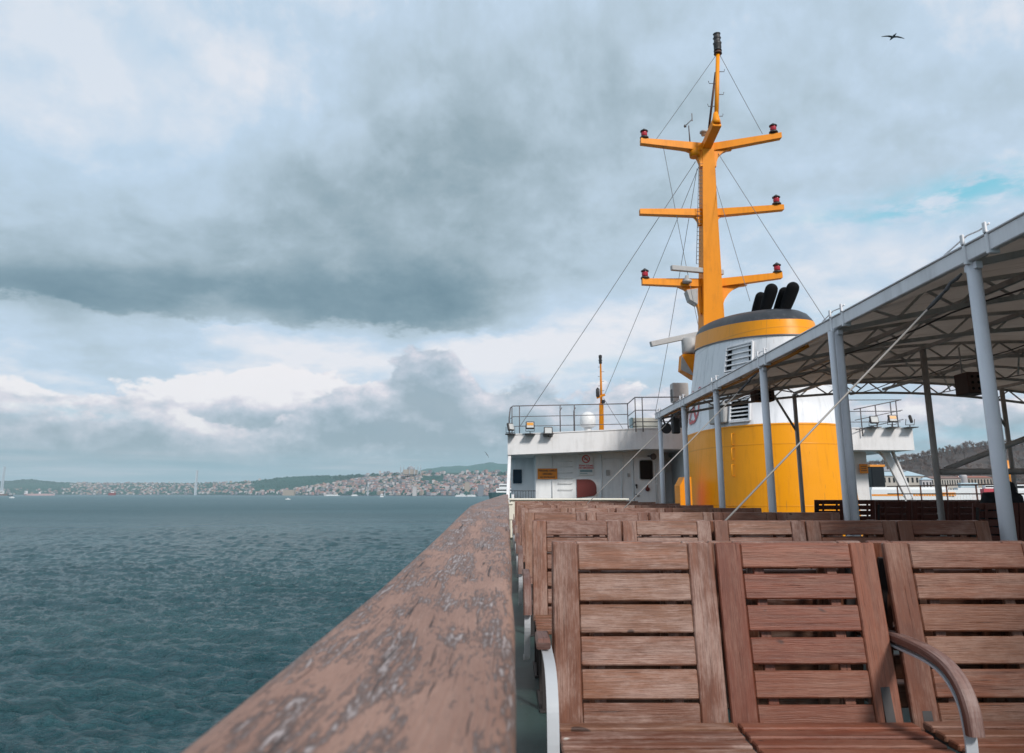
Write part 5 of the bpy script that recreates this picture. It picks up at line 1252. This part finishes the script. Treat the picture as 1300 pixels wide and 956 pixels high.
# roof railings
def railing(pts_top, z_drop, posts, label, levels=(0, .38, .72), r=.022, name='roof_railing'):
    tp = [Vector(p) for p in pts_top]; rl = thing(name, label, 'railing', (sum(p.x for p in tp)/len(tp), tp[0].y, tp[0].z-z_drop))
    m = MB()
    for f in levels: m.tube([p-Vector((0, 0, z_drop*f)) for p in tp], r if f == 0 else r*.75, 6)
    m.build('rails', DGREY, rl); m = MB()
    for p in posts: p = Vector(p); m = MB(); m.cyl(p, p-Vector((0, 0, z_drop)), r, r, 6); m.build('post', DGREY, rl)
Zr = 29.6
railing([P(648, 518, Zr), P(651, 515.5, Zr), P(797, 512.5, Zr)], 1.13, [P(650, 516, Zr), P(659.5, 515.5, Zr), P(711, 514, Zr), P(729, 514, Zr), P(796.5, 513, Zr)], 'dark tubular railing along the left bridge roof')
railing([P(797, 512.5, Zr), P(806, 504.5, Zr-1.4), P(874, 504, Zr-1.4)], 1.30, [P(806, 505, Zr-1.4), P(815, 505, Zr-1.4), P(870, 505, Zr-1.4)], 'dark stepped railing on the middle of the bridge roof')
railing([P(1084, 520, Zr-.6), P(1144, 507.5, Zr)], 1.1, [P(1092, 518, Zr-.5), P(1111, 514.5, Zr-.3), P(1130, 510.5, Zr-.1), P(1137, 509, Zr)], 'dark sloping railing on the right bridge roof wing')
m = MB()
for y in (508, 522.5, 536): m.cyl(P(1056, y, 33.5), P(1143, y-.5, 33.5), .02, .02, 6)
props(m.build('forward_rails', DGREY, loc=P(1100, 536, 33.5)), 'thin horizontal rails behind the right roof railing', 'railing')
m = MB()
for x in (713, 731): a = P(x, 514.5, Zr); m.tube([a+Vector((.08, 1.0, .02)), a+Vector((0, 1.0, -.12)), a+Vector((0, 1.0, -1.1))], .022, 6)
m.tube([P(648, 518, Zr), P(646.5, 530, Zr), P(646.5, 551, Zr)], .03, 6)
props(m.build('ladder_hoops', DGREY, loc=P(722, 551, Zr)), 'two curved dark handrail hoops on the left bridge roof', 'handrail')
# floodlights on the roof edge
for i, (x, y, yaw, am, lab) in enumerate([(648, 542, .9, 0, 'black floodlight at the outer corner of the left roof wing, turned sideways'), (673, 540, 0, 1, 'amber faced floodlight in the middle of the three on the left roof wing'), (696, 547, 0, 0, 'pale faced floodlight nearest the middle of the left roof wing'), (1109.5, 533, 0, 0, 'pale faced floodlight on the inner part of the right roof wing'), (1133, 531.5, 0, 1, 'amber faced floodlight in the middle of the right roof wing'), (1156, 532, 1.1, 0, 'floodlight tilted sideways at the outer end of the right roof wing')]):
    c = P(x, y, BZ-.25); r = thing('floodlight', lab, 'floodlight', c, 'floodlights on the bridge roof edge'); Mr = Matrix.Rotation(yaw, 3, 'Z') @ Matrix.Rotation(R(-12), 3, 'X')
    m = MB(); m.box(c, (.34, .10, .30), .03, Mr); m.build('housing', DARKM, r)
    m = MB(); q = Mr @ Vector((0, -.056, 0)); m.box(c+q, (.27, .012, .22), .004, Mr); m.build('glass', LAMPG, r)
    if am: m = MB(); q = Mr @ Vector((0, -.064, .035)); m.box(c+q, (.25, .008, .11), .002, Mr); m.build('reflector', LAMPO, r)  # amber plate over the upper glass, not emitting
    m = MB(); zt = tl_ if x < 900 else tr2; m.tube([c+Vector((-.17, .02, 0)), c+Vector((-.17, .1, -.22)), c+Vector((.17, .1, -.22)), c+Vector((.17, .02, 0))], .014, 6); m.cyl(c+Vector((0, .1, -.22)), (c.x, c.y+.1, zt+.03), .02, .02, 6); m.box((c.x, c.y+.05, zt+.02), (.40, .42, .03), .004); m.build('bracket', DARKM, r)
# satellite dome
c = P(746.5, 551, 31.5); r = thing('satellite_dome', 'white rounded satellite dome on the bridge roof behind the railing', 'satellite dome', c); m = MB(); m.lathe([(.16, 0), (.14, .15), (.17, .28)], c, 14); m.build('pedestal', SIGNW, r)
m = MB(); m.lathe([(.24, .27), (.33, .33), (.34, .60), (.32, .72), (.24, .86), (.12, .93), (.001, .95)], c, 24); m.build('dome', SIGNW, r)
# small forward mast
c = P(763.7, 551, 33); tz = P(762.5, 462, 33); r = thing('forward_signal_mast', 'thin orange signal mast with black lamps on the bridge roof', 'mast', c); m = MB(); mid = P(763.4, 512, 33); m.cyl(c, mid, .11, .10, 10); m.cyl(mid, tz, .055, .04, 8); m.build('pole', MASTY, r)
m = MB(); b_ = P(762.3, 462, 33); m.lathe([(.05, 0), (.08, .05), (.06, .1), (.09, .16), (.06, .22), (.08, .3), (.08, .38), (.02, .42)], b_, 10); m.build('top_lamp', DARKM, r)
for (x, y, h_) in ((759, 500, .42), (766, 508, .16)): m = MB(); b_ = P(x, y+4, 32.9); m.lathe([(.06, 0), (.085, .04), (.085, h_*.8), (.03, h_)], b_, 10); m.build('signal_lamp', DARKM, r)
m = MB(); m.bar(P(757.5, 505, 32.95), P(768, 501, 32.95), .10, .10, .01); m.build('lamp_bracket', MASTY, r)
m = MB()
for k, y in enumerate(range(466, 504, 6)): b_ = P(763, y, 33); sg = 1 if k % 2 else -1; m.cyl(b_, b_+Vector((sg*.14, 0, 0)), .01, .01, 5)
m.build('climbing_pegs', DGREY, r)
# air conditioner
c = P(862.5, 499, 30.4); r = thing('air_conditioner', 'grey boxy air conditioner unit on the bridge roof left of the funnel', 'air conditioner', c); m = MB(); m.box(c, (.66, .5, .80), .03); m.build('casing', ACG, r)
m = MB(); m.box(c+Vector((-.335, 0, -.1)), (.02, .36, .5), .005); m.box(c+Vector((-.2, 0, -.48)), (.08, .5, .16)); m.box(c+Vector((.2, 0, -.48)), (.08, .5, .16)); m.box((c.x, c.y, (c.z-.55+tm)/2), (.7, .55, max(.1, c.z-.55-tm)), .01); m.build('fan_grille', DARKM, r)
# life raft box / stacked lockers
a, b = P(803, 530, 30.2), P(838, 546, 30.2); r = thing('roof_locker', 'pale striped locker on the bridge roof below the stepped railing', 'locker', ((a.x+b.x)/2, 30.2, tm)); m = MB()
h_ = (a.z-tm)/3
for k in range(3): m.box(((a.x+b.x)/2, 30.5, tm+h_*(k+.5)), (b.x-a.x, .6, h_-.02), .02)
m.build('body', CREAM, r); m = MB(); m.box((a.x-.03, 30.45, (a.z+tm)/2), (.05, .62, a.z-tm), .01); m.build('end_plate', TEALI, r)

# side railing on the starboard edge
sr = thing('side_railing', 'thin dark railing along the far side of the deck with close uprights', 'railing', (15.6, 20, 0))
m = MB()
for z in (1.42, 1.12): m.cyl((15.6, 3, z), (15.6, 31, z), .025, .025, 6)
m.build('rails', BROWN, sr); m = MB()
for k in range(17): m = MB(); m.cyl((15.6, 3+1.7*k, 0), (15.6, 3+1.7*k, 1.42), .028, .028, 6); m.build('post', BROWN, sr)
m = MB()
for k in range(150): m.cyl((15.62, 3.2+.18*k, .1), (15.62, 3.2+.18*k, 1.10), .009, .009, 4)
props(m.build('balusters', SIGNW, sr), kind='stuff')

# ------------------------------------------------------------------ birds
def gull(c, span, roll, label, mat, yaw=0.0):
    r = thing('seagull', label, 'bird', c); M_ = Matrix.Rotation(yaw, 3, 'Z') @ Matrix.Rotation(roll, 3, 'Y'); m = MB()
    def wing(sg):
        prof = [(0, 0, .11), (.18, .05, .115), (.38, .075, .09), (.62, .045, .07), (.85, -.005, .04), (1, -.035, .008)]; st_ = []
        for (u, z, ch) in prof: st_.append((sg*u*span/2, z*span*.5, ch*span))
        for (a, b) in zip(st_, st_[1:]):
            q = [M_ @ Vector((a[0], -a[2]*.5, a[1])), M_ @ Vector((b[0], -b[2]*.5, b[1])), M_ @ Vector((b[0], b[2]*.5, b[1])), M_ @ Vector((a[0], a[2]*.5, a[1]))]
            m.prism([c+p for p in q], M_ @ Vector((0, 0, -.018*span)))
    m2 = MB(); m2.lathe([(.004*span, -.22*span), (.035*span, -.12*span), (.055*span, 0), (.045*span, .11*span), (.025*span, .15*span), (.028*span, .19*span), (.004*span, .25*span)], c, 10, M_ @ Vector((.15, -1, .12))); m2.build('body', mat, r)
    for sg in (-1, 1):
        m = MB(); wing(sg); m.build('wing', GULLG, r)
gull(P(1133.5, 47, 38), 1.32, R(5), 'seagull gliding high at the right with spread wings', GULLG)
gull(P(618, 577, 60), .62, R(52), 'tiny distant gull banking left of the bridge above the hills', GULLW, .5)

# ------------------------------------------------------------------ haze
HZ = True
if HZ:
    m = MB(); m.box((0, 2000, 150), (21000, 15500, 2*(150-SEA+1.0)))
    hm_, t, b = newmat('haze_air'); nt = hm_.node_tree; nt.nodes.remove(b)
    vp = nt.nodes.new('ShaderNodeVolumePrincipled'); vp.inputs['Color'].default_value = (.84, .96, .99, 1); vp.inputs['Density'].default_value = 7.0e-5; vp.inputs['Anisotropy'].default_value = 0.2
    nt.links.new(vp.outputs[0], nt.nodes['Material Output'].inputs['Volume'])
    props(m.build('haze', hm_), 'thin pale blue haze over the water', 'haze', kind='stuff')
S.cycles.use_denoising = True
S.cycles.max_bounces = 6; S.cycles.volume_bounces = 1; S.cycles.caustics_reflective = False; S.cycles.caustics_refractive = False
